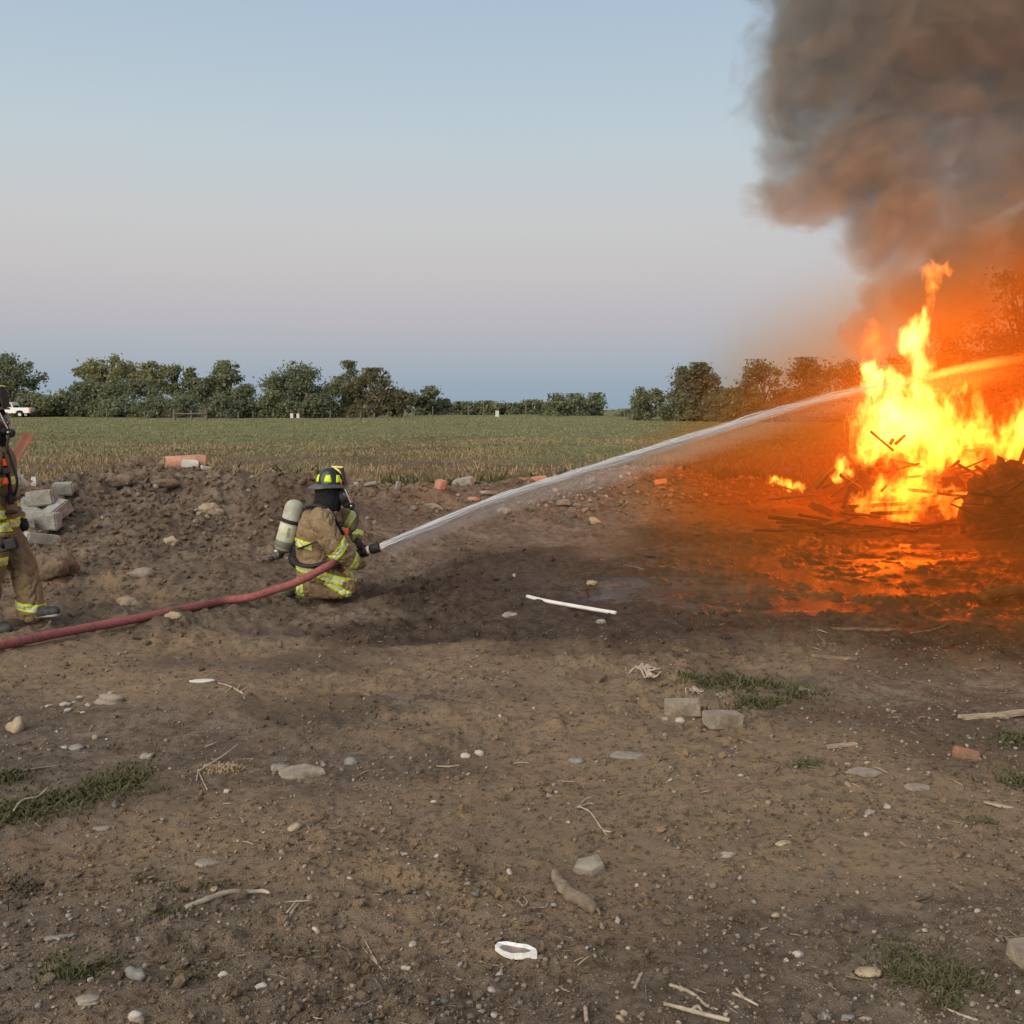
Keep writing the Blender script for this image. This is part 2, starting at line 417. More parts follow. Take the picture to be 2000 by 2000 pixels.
MAIN = [(1775, 832, 118, 92), (1722, 858, 62, 62), (1838, 852, 88, 66), (1738, 795, 58, 66), (1700, 880, 45, 40),
        (1712, 752, 30, 50), (1703, 714, 22, 36), (1747, 748, 26, 34),
        (1795, 765, 40, 55), (1796, 712, 30, 48), (1786, 665, 36, 40), (1800, 632, 26, 34), (1808, 605, 12, 26),
        (1800, 925, 104, 46, 54, -.55), (1752, 968, 94, 38, 10, -.9), (1698, 984, 58, 18, 6, -.95), (1720, 955, 40, 30, 20, -.9), (1850, 880, 50, 40, 0, -.3),
        (1772, 1000, 90, 20, -2, -1.15), (1885, 992, 80, 22, 8, -1.15), (1692, 1000, 26, 10, 0, -1.0),
        (1905, 852, 66, 52), (1888, 905, 44, 40), (1912, 805, 18, 46), (1950, 872, 36, 40),
        (1992, 862, 54, 78), (2030, 836, 64, 92), (2090, 870, 90, 100),
        (1948, 938, 84, 34, 36, -.7), (1865, 966, 66, 16, 12, -.8), (1880, 760, 10, 26)]
fire = empty('bonfire', P(1800, 1000, FD)); tag(fire, 'tall yellow bonfire flames rising from the burning wood pile', 'fire')
def flame(name, rows, d, col, k, parent, scale=1.0, thr=(.15, .23), step=.14, vox=.07, shr=1.0):
    pr = [(c, (r[0] * shr, r[1] * shr, r[2] * shr), a) for c, r, a in prim_list(rows, d)]
    o = hull(name, pr, 1.22, vox, None, flame_material(name, pr, col, k, scale, 0, thr, step))
    if parent is not None:
        o.parent = parent; o.matrix_parent_inverse = Matrix.Translation(-parent.location)
    return o
YEL = (1.0, .50, .13)
flame('flame', MAIN, FD, YEL, 12.0, fire, shr=.87)
flame('flame_wisp', [(1821, 532, 22, 22), (1838, 524, 24, 9, 14), (1821, 558, 13, 24), (1815, 592, 8, 26), (1853, 524, 7, 16)], FD, (1, .20, .015), 6.0, fire, 1.8, vox=.03)
flame('flame_wisp', [(1703, 665, 24, 36), (1716, 690, 22, 26), (1702, 640, 10, 22), (1760, 672, 14, 14)], FD + .3, (1, .10, .01), 3.2, fire, 1.6, vox=.03)
flame('flame_wisp', [(1905, 770, 16, 46), (1893, 800, 14, 30), (1865, 705, 12, 10), (1872, 698, 7, 14)], FD + .2, (1, .16, .01), 4.0, fire, 1.6, vox=.03)
f2 = empty('small_fire', P(1515, 950, 18.2)); tag(f2, 'small low flame burning along a plank left of the bonfire', 'fire')
flame('flame', [(1535, 946, 40, 12, -18), (1517, 937, 16, 9), (1560, 951, 16, 10)], 18.2, YEL, 22, f2, 2.2, (.12, .35), vox=.03)
f3 = empty('small_fire', P(1645, 940, 16.4)); tag(f3, 'small flame at the left foot of the wood pile under the leaning pole', 'fire')
flame('flame', [(1645, 912, 14, 26), (1640, 930, 18, 14), (1660, 922, 10, 16), (1632, 936, 12, 8)], 16.4, YEL, 20, f3, 2.2, (.12, .35), vox=.03)

FIRE_LIGHTS = [(1770, 830, 17.0, 900), (1795, 700, 16.6, 480), (1770, 800, 16.0, 800), (1760, 955, 16.2, 420), (1930, 900, 16.8, 700), (2060, 850, 17.2, 800), (1535, 945, 18.2, 24)]
for u, v, d, e in FIRE_LIGHTS:
    l = bpy.data.lights.new('fire_light', 'POINT'); l.energy = e * .34; l.color = (1, .43, .06); l.shadow_soft_size = .35
    o = bpy.data.objects.new('fire_light', l); COL.objects.link(o); o.location = P(u, v, d)

def smoke_material(name, prims, dens, col, scale, thr, step, amp=1.0, aniso=0.0):
    t = NT(name); p = t.pos()
    n = t.noise(p, .55 * scale, 1, .55, color=True)
    w = t.vmath('SCALE', t.vmath('SUBTRACT', n, (.5, .5, .5)), sc=.9 * amp)
    n2 = t.noise(t.vmath('ADD', p, w), 1.9 * scale, 3, .62, color=True)
    w2 = t.vmath('ADD', w, t.vmath('SCALE', t.vmath('SUBTRACT', n2, (.5, .5, .5)), sc=.50 * amp))
    f = field_nodes(t, prims, t.vmath('ADD', p, w2))
    n3 = t.noise(t.vmath('ADD', p, t.vmath('SCALE', w, sc=1.6)), 1.7 * scale, 5, .66)
    f = t.math('MULTIPLY_ADD', t.math('SUBTRACT', n3, .5), 1.25 * amp, f)
    d = t.math('MULTIPLY', t.ramp(f, thr[0], thr[1]), dens)
    pv = t.n('ShaderNodeVolumePrincipled'); t.put(pv.inputs['Color'], col); t.put(pv.inputs['Density'], d); pv.inputs['Anisotropy'].default_value = aniso
    t.t.links.new(pv.outputs[0], t.out.inputs['Volume'])
    t.m.cycles.volume_step_rate = step
    return t.m
SM = [(1676, 668, 46, 50), (1700, 630, 52, 52), (1722, 580, 58, 60), (1765, 530, 66, 66), (1716, 490, 60, 66), (1690, 440, 66, 60),
      (1610, 370, 118, 96), (1585, 300, 92, 92), (1700, 300, 160, 140), (1785, 410, 140, 120), (1850, 300, 100, 90), (1905, 470, 130, 110), (1860, 570, 130, 110),
      (1630, 150, 156, 170), (1705, 60, 210, 160), (1800, 150, 160, 140), (1910, 50, 210, 150), (1960, 180, 140, 100), (1660, -100, 190, 170),
      (1870, -120, 260, 190), (2110, 80, 210, 190), (2080, 480, 180, 170), (2120, -130, 220, 190), (1985, 340, 120, 100), (2130, 290, 150, 150), (1930, 380, 90, 80), (1975, 255, 110, 110), (1890, 235, 120, 120), (1860, 330, 110, 100), (1960, 300, 110, 110)]
pr = prim_list([(u - (26 if v < 440 else 0), v, a * (1.14 if v < 440 else 1), b * (1.1 if v < 440 else 1)) for u, v, a, b in SM], 18.4)
pr = [(c, (r[0], max(r[1], .8 * r[0]), r[2]), a) for c, r, a in pr]
smoke = hull('smoke', pr, 1.12, .16, None, smoke_material('smoke', pr, 1.5, (.385, .345, .295), 1.0, (.10, .42), .30))
tag(smoke, 'thick brown grey smoke column billowing up from the bonfire', 'smoke')
# added orange-tinted volume standing in for lens glare round the fire
VE = [(1830, 900, 600, 460), (2000, 720, 430, 380), (1540, 940, 380, 190), (2150, 780, 620, 540), (1830, 1080, 520, 260)]
pv_ = [(c, (r[0], 6.6, r[2]), a) for c, r, a in prim_list(VE, 16.6)] + [(P(1830, 1130, 10.8), (4.3, 5.6, 2.1), 0)]
def veil():
    t = NT('glare_veil'); p = t.pos()
    f = field_nodes(t, pv_, p)
    n = t.noise(p, .35, 3, .6)
    d = t.math('MULTIPLY', t.ramp(f, .0, .75), t.math('MULTIPLY', .39, t.ramp(n, .25, .7, .6, 1.3)))
    v = t.n('ShaderNodeVolumePrincipled'); t.put(v.inputs['Color'], (.115, .064, .018)); v.inputs['Absorption Color'].default_value = (.86, .24, 0, 1); t.put(v.inputs['Density'], d)
    t.t.links.new(v.outputs[0], t.out.inputs['Volume']); t.m.cycles.volume_step_rate = .6
    return t.m
vo = hull('glare_veil', pv_, 1.02, .4, None, veil())
tag(vo, 'orange lens glare around the fire, built as a thin added volume', 'smoke', kind='stuff')
# ------------------------------------------------------------------ clods, pebbles, straw, grass
rng = np.random.RandomState(11); rnd = random.Random(5)
def ico(sub, seed, rough=.22, flat=.7):
    bm = bmesh.new(); bmesh.ops.create_icosphere(bm, subdivisions=sub, radius=1.0)
    V = np.array([v.co[:] for v in bm.verts]); F = np.array([[v.index for v in f.verts] for f in bm.faces]); bm.free()
    r = np.random.RandomState(seed); k = r.randn(5, 3); k /= np.linalg.norm(k, axis=1)[:, None]; o = r.rand(5) * .5 + .45
    d = np.ones(len(V))
    for kk, oo in zip(k, o):
        s = V @ kk; d = np.where(s > oo, d * (1 - (s - oo) * .75), d)              # knocked-off facets
    d *= 1 + rough * (np.sin(V @ (r.randn(3) * 2.6) + r.rand() * 6) * .5 + (r.rand(len(V)) - .5) * .5)
    return V * d[:, None] * np.array([1, r.uniform(.65, .95), flat]), F
def scatter_mesh(name, shapes, pos, size, flatten=None, tilt=.5, sink=.25):
    Vs, Fs, own = [], [], []; off = 0
    for i, (p, s) in enumerate(zip(pos, size)):
        V, F = shapes[i % len(shapes)]
        a, b, c = rng.rand() * 6.28, rng.uniform(-tilt, tilt), rng.uniform(-tilt, tilt)
        M = np.array(Euler((b, c, a)).to_matrix())
        Vs.append((V * s) @ M.T + p + np.array([0, 0, s * (1 - sink) * .55])); Fs.append(F + off); own.append(np.full(len(V), i)); off += len(V)
    return mesh_np(name, np.vstack(Vs), np.vstack(Fs), False), np.vstack(Vs), np.concatenate(own)
def ground_samples(n, vlo, vhi, ulo=-80, uhi=2080, power=1.0):
    u = rng.uniform(ulo, uhi, n); v = vlo + (vhi - vlo) * rng.rand(n) ** power
    dx, dy = (u - 1000) / 2000, (1000 - v) / 2000
    Y = math.cos(PITCH) + dy * math.sin(PITCH); Z = -math.sin(PITCH) + dy * math.cos(PITCH)
    y = -CAM_H / (Z / Y); x = dx / Y * y
    return x, y
# clods of earth
n = 11000
x1, y1 = ground_samples(n, 1010, 2060)
x3 = rng.uniform(-7, 0, 5000); y3 = rng.uniform(7.8, 14, 5000); x1 = np.concatenate([x1, x3]); y1 = np.concatenate([y1, y3])
x2 = rng.uniform(-8.5, 6.2, 8000); yc, zc = crest(x2); y2 = yc + rng.uniform(-3.6, .9, len(x2))
x = np.concatenate([x1, x2]); y = np.concatenate([y1, y2])
m, zc = lump_mask(x, y); pr_ = .10 + .55 * left_slope(x, y) + .9 * np.clip(m * zc * 2, 0, 1) + .8 * sstep(.1, .5, fbm(x, y, 1.7, 3, 71)) + .35 * sstep(.3, .9, wet_mask(x, y))
keep = (rng.rand(len(x)) < pr_) & (meadow_mask(x, y) < .3) & (puddle_mask(x, y) < -.1) & (y > 1.6)
x, y = x[keep], y[keep]; m = m[keep]; zc = zc[keep]
sz = (.004 + .020 * rng.rand(len(x)) ** 4) * (1 + 1.0 * np.clip(m * zc * 1.5, 0, 1) + .06 * y)
pos = np.stack([x, y, H1(x, y)], -1)
me, V, own = scatter_mesh('dirt_clods', [ico(1, 30 + k, .7, .7) for k in range(8)], pos, sz, tilt=.9, sink=.4)
fattr(me, 'wet', np.clip(wet_mask(V[:, 0], V[:, 1]) + 0, 0, 1)); fattr(me, 'meadow', np.zeros(len(V))); fattr(me, 'cav', np.zeros(len(V)))
fattr(me, 'tan', sstep(.05, .5, fbm(V[:, 0], V[:, 1] * 1.4, 2.2, 4, 81))); fattr(me, 'green', np.zeros(len(V)))
tag(link('dirt_clods', me, None, [M_EARTH]), 'loose clods of brown earth over the bare ground and the dirt bank', 'dirt clods', kind='stuff')
print('clods', len(x))

def stone_mat(name, cols, per='island'):
    t = NT(name); rr = t.island() if per == 'island' else t.orand(); p = t.pos()
    cr = t.n('ShaderNodeValToRGB'); t.put(cr.inputs[0], rr); e = cr.color_ramp
    while len(e.elements) < len(cols): e.elements.new(.5)
    for k, (el, c) in enumerate(zip(e.elements, cols)): el.position = k / (len(cols) - 1); el.color = (*c, 1)
    c = t.mix(t.ramp(t.noise(p, 60, 4, .6), .42, .7, 0, .55), cr.outputs[0], (.11, .085, .062))
    return t.bsdf(c, .85, 0, .3, t.bump(t.noise(p, 220, 3), .003))
PEBC = [(.13, .10, .074), (.20, .162, .124), (.18, .14, .104), (.26, .215, .168), (.22, .176, .128), (.14, .125, .106), (.35, .31, .26), (.21, .165, .124)]
M_GRAVEL = stone_mat('gravel', PEBC); M_PEB = stone_mat('pebble', PEBC, 'object')
x, y = ground_samples(14000, 1240, 2060, power=.9)
dens = .30 + .7 * sstep(-.1, .35, fbm(x, y, 1.1, 3, 120)) + .25 * (x > .6)
keep = (rng.rand(len(x)) < dens) & (puddle_mask(x, y) < -.15)
x, y = x[keep], y[keep]
xb = rng.uniform(-8, 6.5, 2600); yc, zc = crest(xb); yb = yc + rng.uniform(-3, .3, len(xb)); k = (rng.rand(len(xb)) < .25 + .75 * (xb > .2)) ; xb, yb = xb[k], yb[k]
sz = np.concatenate([(.0024 + .0095 * rng.rand(len(x)) ** 4.2) * (.75 + .12 * y), .012 + .06 * rng.rand(len(xb)) ** 3])
x = np.concatenate([x, xb]); y = np.concatenate([y, yb])
me, V, own = scatter_mesh('gravel', [ico(1, 60 + k, .3, .7) for k in range(8)], np.stack([x, y, H1(x, y)], -1), sz)
tag(link('gravel', me, None, [M_GRAVEL]), 'fine pale gravel and rubble chips strewn over the dirt', 'gravel', kind='stuff'); print('gravel', len(x))
x, y = ground_samples(21000, 1230, 2060, power=.85); keep = (puddle_mask(x, y) < -.12) & (rng.rand(len(x)) < .35 + .65 * sstep(-.2, .3, fbm(x, y, .6, 3, 140))); x, y = x[keep], y[keep]
sz = (.0022 + .0075 * rng.rand(len(x)) ** 3) * (.8 + .10 * y)
me, V, own = scatter_mesh('earth_crumbs', [ico(1, 90 + k, .8, .75) for k in range(6)], np.stack([x, y, H1(x, y)], -1), sz, tilt=.9)
fattr(me, 'wet', np.clip(wet_mask(V[:, 0], V[:, 1]) + .5 * rng.rand(own.max() + 1)[own] ** 2, 0, 1)); fattr(me, 'meadow', np.zeros(len(V))); fattr(me, 'cav', np.zeros(len(V))); fattr(me, 'green', np.zeros(len(V)))
fattr(me, 'tan', .6 * rng.rand(own.max() + 1)[own] ** 2); tag(link('earth_crumbs', me, None, [M_EARTH]), 'small crumbs of dry and dark earth over the trodden ground', 'earth crumbs', kind='stuff'); print('crumbs', len(x))
# the pebbles that show largest, one by one
PM = []
for k in range(7):
    V, F = ico(2, 200 + k, .42, .62); mm = mesh_np('pebble', V, F, True); mm.materials.append(M_PEB); PM.append(mm)
PCOL = [('white', [(.36, .32, .27), (.46, .42, .36)]), ('pale grey', [(.26, .235, .205), (.34, .31, .275)]), ('tan', [(.27, .205, .14), (.36, .285, .20)]), ('brown', [(.13, .10, .075), (.19, .145, .11)]), ('dark grey', [(.10, .10, .10), (.15, .15, .148)]), ('buff', [(.23, .19, .145), (.31, .265, .21)])]
PMAT = [stone_mat('pebble_' + c.replace(' ', '_'), cs, 'object') for c, cs in PCOL]
LANDM = [('the left grey paver', 1335, 1390), ('the right grey paver', 1411, 1412), ('the dirty brown brick', 1153, 1322), ('the broken red brick', 1885, 1470), ('the gnarled driftwood', 1120, 1750), ('the wedge shaped stone', 1152, 1695),
    ('the torn white wrapper', 1006, 1873), ('the pale bent stick', 440, 1755), ('the long grass patch at the left edge', 130, 1565), ('the green grass patch by the bent stick', 340, 1765), ('the dark round grass tuft', 160, 1887), ('the olive grass tuft', 375, 1918),
    ('the round grey stone in the lower left', 267, 1914), ('the tan stone by the lower right grass', 1697, 1905), ('the lower right grass patch', 1820, 1925), ('the squared tan stone', 577, 1622), ('the flat pale rock', 580, 1515), ('the blue grey pebble stone', 688, 1492),
    ('the buff lump of stone', 216, 1372), ('the crooked yellowish stone', 30, 1425), ('the white plastic scrap', 395, 1337), ('the bleached root clump', 1257, 1330), ('the pale oval rock', 1571, 1360), ('the grass strip behind the pavers', 1440, 1345),
    ('the pale split board', 1920, 1404), ('the short dull wood strip', 1645, 1458), ('the pale sunken slab', 1685, 1512), ('the frayed pale stalk', 1160, 1605), ('the dark flattened root patch', 1315, 1625), ('the crossed pale straws', 730, 1872),
    ('the chunky splinter', 570, 1805), ('the concrete block at the right edge', 1990, 1868), ('the long curved twig', 1930, 1815), ('the cluster of four white stones', 1555, 1878), ('the dry grass tangle', 435, 1508), ('the brown dead tuft at the left edge', 45, 1730),
    ('the two white stones side by side', 924, 1481), ('the grey round stone', 1130, 1492), ('the pale shell like shard', 1955, 1577), ('the thin straw in the lower left middle', 670, 1850), ('the upper of two parallel twigs', 1355, 1948), ('the knot of root fibre', 1025, 1765)]
x, y = ground_samples(270, 1300, 2010, 5, 1995, .8)
used = set()
def where(u, v, tries=4):
    for nm, lu, lv in sorted(LANDM, key=lambda q: math.hypot(q[1] - u, (q[2] - v) * 1.3))[:tries]:
        du, dv = u - lu, v - lv; d = math.hypot(du, dv); near = 'just ' if d < 70 else ('some way ' if d > 150 else '')
        yield near + ('left of ' if du < 0 else 'right of ') + nm if abs(du) > abs(dv) else near + ('above ' if dv < 0 else 'below ') + nm
for k in range(len(x)):
    s = (.0065 + .0115 * rnd.random() ** 2.4) * (.72 + .085 * y[k]); z = hz(x[k], y[k]); ci = (0, 1, 1, 2, 3, 3, 4, 5, 5, 0)[rnd.randrange(10)]
    cy_, cz_ = y[k] * math.cos(PITCH) - (z - CAM_H) * math.sin(PITCH), y[k] * math.sin(PITCH) + (z - CAM_H) * math.cos(PITCH)
    u, v = 1000 + 2000 * x[k] / cy_, 1000 - 2000 * cz_ / cy_; lab = None
    for wh in where(u, v):
        for sz_w in ('small ', ''):
            c_ = sz_w + PCOL[ci][0] + ' pebble ' + wh
            if c_ not in used and (sz_w == '' or s < .0125 * (.72 + .085 * y[k])): lab = c_; break
        if lab: break
    if lab is None: continue
    used.add(lab); mm = PM[k % 7].copy() if False else PM[k % 7]
    o = bpy.data.objects.new('pebble', mm); COL.objects.link(o); o.material_slots[0].link = 'OBJECT'; o.material_slots[0].material = PMAT[ci]
    o.location = (x[k], y[k], z + s * .3); o.scale = (s, s, s); o.rotation_euler = (rnd.uniform(-.4, .4), rnd.uniform(-.4, .4), rnd.random() * 6.28)
    tag(o, lab, 'pebble', 'loose pebbles scattered on the dirt')

# straw and splinters
def litter(name, n, lab):
    x, y = ground_samples(n, 1120, 2050); keep = puddle_mask(x, y) < -.1; x, y = x[keep], y[keep]
    Vs, Fs = [], []
    for i in range(len(x)):
        L = rnd.uniform(.012, .05) * (1 + (rnd.random() < .08)) * (.8 + .06 * y[i]); a = rnd.random() * 6.28; w = L * rnd.uniform(.02, .05); z = hz(x[i], y[i])
        d = np.array([math.cos(a), math.sin(a), rnd.uniform(-.15, .35)]); nrm = np.array([-d[1], d[0], 0]); c = np.array([x[i], y[i], z + .004])
        b = c + d * L * .5 + nrm * L * rnd.uniform(-.12, .12); e = c + d * L; up = np.array([0, 0, w])
        o = len(Vs) * 1
        Vs += [c - nrm * w, c + nrm * w, c + up, b - nrm * w, b + nrm * w, b + up * 1.2, e]
        Fs += [(o, o + 3, o + 5), (o, o + 5, o + 2), (o + 1, o + 2, o + 5), (o + 1, o + 5, o + 4), (o + 3, o + 6, o + 5), (o + 4, o + 5, o + 6)]
    t = NT('straw'); c = t.mix(t.island(), (.13, .09, .055), (.36, .285, .185))
    tag(link(name, mesh_np(name, Vs, Fs, False), None, [t.bsdf(c, .8)]), lab, 'straw', kind='stuff')
litter('straw_litter', 1000, 'bits of pale straw and splinters lying on the dirt')

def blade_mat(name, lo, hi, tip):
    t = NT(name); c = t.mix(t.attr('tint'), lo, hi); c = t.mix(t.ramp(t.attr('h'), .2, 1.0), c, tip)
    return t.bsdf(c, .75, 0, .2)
def blades(name, x, y, z, h, w, mat, tint, lean=.5, seg=2):
    n = len(x); a = rng.rand(n) * 6.283; la = rng.rand(n) * 6.283; ln = rng.rand(n) * lean * h
    sx, sy = np.cos(a) * w * .5, np.sin(a) * w * .5
    b = np.stack([x, y, z - .01], -1); s = np.stack([sx, sy, np.zeros(n)], -1)
    l1 = np.stack([np.cos(la) * ln * .3, np.sin(la) * ln * .3, h * .6], -1); l2 = np.stack([np.cos(la) * ln, np.sin(la) * ln, h * (1 - .2 * rng.rand(n))], -1)
    V = np.stack([b - s, b + s, b + l1 - s * .8, b + l1 + s * .8, b + l2], 1).reshape(-1, 3)
    o = np.arange(n)[:, None] * 5
    F = np.concatenate([o + [0, 1, 3], o + [0, 3, 2], o + [2, 3, 4]], 0)
    me = mesh_np(name, V, F, False); fattr(me, 'h', np.tile([0, 0, .6, .6, 1.0], n)); fattr(me, 'tint', np.repeat(tint, 5))
    return link(name, me, None, [mat])
# meadow: tan seed stalks beyond the bank, green blades farther out
n = 60000
y = 13 + 34 * rng.rand(n) ** 1.25; x = (rng.rand(n) * 1.12 - .56) * (y + 1)
md = meadow_mask(x, y); pt = fbm(x, y, 3.2, 4, 85); keep = (md > .5) & (rng.rand(n) < .35 + .65 * sstep(-.2, .3, pt)); x, y, pt = x[keep], y[keep], pt[keep]
hh = (.04 + .125 * rng.rand(len(x)) ** 1.8) * (.55 + .75 * sstep(-.25, .35, pt)) * (1 + .5 * sstep(36, 26, y))
tint = np.clip(.5 + 1.1 * fbm(x, y, 2.5, 3, 88) + .3 * (rng.rand(len(x)) - .5), 0, 1)
M_DRY = blade_mat('dry_grass', (.15, .135, .06), (.30, .215, .125), (.36, .27, .17))
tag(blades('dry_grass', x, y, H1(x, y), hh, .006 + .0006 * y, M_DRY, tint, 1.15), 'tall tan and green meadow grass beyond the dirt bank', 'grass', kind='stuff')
n = 26000
y = 34 + 90 * rng.rand(n) ** 1.3; x = (rng.rand(n) * 1.12 - .56) * (y + 1)
M_GRN = blade_mat('green_grass', (.145, .152, .062), (.205, .202, .092), (.235, .225, .115))
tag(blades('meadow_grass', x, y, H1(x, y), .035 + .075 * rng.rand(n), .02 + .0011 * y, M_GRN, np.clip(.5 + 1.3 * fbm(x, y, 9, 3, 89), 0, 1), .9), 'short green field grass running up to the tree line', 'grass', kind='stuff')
# weeds right behind the crest
n = 7000
x = rng.uniform(-8, 5.8, n); yc, zc = crest(x); y = yc + .6 + rng.rand(n) * 2.2; g = fbm(x, y, 1.1, 3, 95); keep = g > .02; x, y = x[keep], y[keep]
M_WEED = blade_mat('weed', (.030, .045, .016), (.072, .088, .032), (.085, .095, .040))
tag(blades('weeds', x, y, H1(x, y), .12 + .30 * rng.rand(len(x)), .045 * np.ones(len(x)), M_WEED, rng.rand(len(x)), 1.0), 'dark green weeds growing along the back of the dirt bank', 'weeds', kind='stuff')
# green tufts on the bare dirt
M_TUFT = blade_mat('tuft_grass', (.036, .046, .020), (.085, .090, .036), (.12, .112, .056))
M_TUFTD = blade_mat('dead_tuft', (.050, .042, .026), (.11, .088, .055), (.15, .12, .08))
def patch(pts, w, n, h, lab, mat=None, dens=1.0):
    pts = [G(u, v) for u, v in pts]; xs, ys = [], []; n = int(n * .72); h = h * .8
    for i in range(n):
        k = rnd.randrange(max(len(pts) - 1, 1)); t = rnd.random()
        p = pts[k].lerp(pts[min(k + 1, len(pts) - 1)], t)
        a, r = rnd.random() * 6.28, w * abs(rnd.gauss(0, .5)); xs.append(p.x + math.cos(a) * r); ys.append(p.y + math.sin(a) * r * 1.25)
    x, y = np.array(xs), np.array(ys); keep = fbm(x, y, .22, 3, 130) > -.24; x, y = x[keep], y[keep]; k = len(x)
    c = (x.mean(), y.mean(), hz(x.mean(), y.mean()))
    o = blades('grass_patch', x - c[0], y - c[1], H1(x, y) - c[2], h * (.4 + .8 * rng.rand(k)), .0035 + .0012 * y, mat or M_TUFT, rng.rand(k), 1.5)
    o.location = c; tag(o, lab, 'grass patch', 'grass patches on the bare dirt', 'stuff'); return o
patch([(-30, 1600), (40, 1582), (120, 1560), (200, 1535), (280, 1522)], .26, 5200, .055, 'long dark green grass patch at the left edge of the dirt')
patch([(0, 1530), (25, 1520)], .10, 700, .06, 'small green tuft just above the long left grass patch')
patch([(300, 1772), (350, 1762), (395, 1748)], .11, 2200, .045, 'green grass patch beside the end of the pale bent stick')
patch([(130, 1885), (190, 1890)], .10, 1700, .05, 'dark round grass tuft near the lower left corner')
patch([(355, 1915), (395, 1922)], .075, 1100, .04, 'olive grass tuft right of the round grey stone')
patch([(10, 1730), (80, 1728)], .12, 1300, .05, 'brown dead grass tuft at the left edge', M_TUFTD)
patch([(265, 1715), (310, 1712)], .06, 400, .03, 'faint dead grass wisp above the pale bent stick', M_TUFTD)
patch([(1355, 1340), (1430, 1345), (1500, 1352)], .24, 1900, .075, 'green grass strip behind the two grey pavers')
patch([(1440, 1385), (1520, 1378), (1570, 1360)], .26, 1700, .07, 'thin grass around the pale oval rock')
patch([(1740, 1895), (1800, 1905), (1860, 1930), (1900, 1965)], .16, 3600, .045, 'green grass patch right of the tan stone')
patch([(1985, 1525), (2020, 1530)], .16, 800, .06, 'grass tuft at the right edge above the other')
patch([(1975, 1445), (2010, 1440)], .16, 700, .06, 'grass tuft at the right edge near the pale split board')
patch([(1560, 1495), (1590, 1490)], .09, 420, .04, 'small dull tuft in the middle right of the dirt')
patch([(1280, 1625), (1350, 1622)], .16, 1100, .022, 'dark flattened patch of dead roots', M_TUFTD)
patch([(1900, 1605), (1940, 1608)], .08, 350, .03, 'small faint tuft left of the right edge')
patch([(500, 1840), (535, 1848)], .07, 420, .02, 'patch of fine rusty moss', blade_mat('rusty_moss', (.12, .07, .03), (.2, .12, .05), (.22, .14, .07)))
patch([(400, 1505), (470, 1508)], .09, 700, .04, 'tangle of pale dry grass by a fork of straw', blade_mat('pale_dry', (.2, .14, .07), (.34, .26, .15), (.40, .31, .19)))
# ------------------------------------------------------------------ tree line, fence, truck
def leaf_mat(name, a, b):
    t = NT(name); c = t.mix(t.island(), a, b); c = t.mix(t.ramp(t.noise(t.obj(), .9, 4, .6), .4, .65, 0, .55), c, tuple(.7 * q for q in a))
    b = t.n('ShaderNodeBsdfPrincipled'); t.put(b.inputs['Base Color'], c); b.inputs['Roughness'].default_value = .7; b.inputs['Specular IOR Level'].default_value = .2
    tr = t.n('ShaderNodeBsdfTranslucent'); t.put(tr.inputs[0], t.mix(.35, c, (.17, .19, .09))); m = t.n('ShaderNodeAddShader')
    t.t.links.new(b.outputs[0], m.inputs[0]); t.t.links.new(tr.outputs[0], m.inputs[1]); t.t.links.new(m.outputs[0], t.out.inputs['Surface']); return t.m
LM = {'dark': leaf_mat('leaf_dark', (.066, .075, .046), (.116, .126, .076)), 'mid': leaf_mat('leaf_mid', (.082, .091, .052), (.135, .144, .082)),
      'pale': leaf_mat('leaf_pale', (.100, .102, .048), (.185, .178, .092)), 'brown': leaf_mat('leaf_brown', (.066, .062, .036), (.118, .104, .062))}
M_BARK = grain('bark', (.06, .048, .036), (.13, .105, .08), 5, .9, .02, stretch=(1, 1, .2))
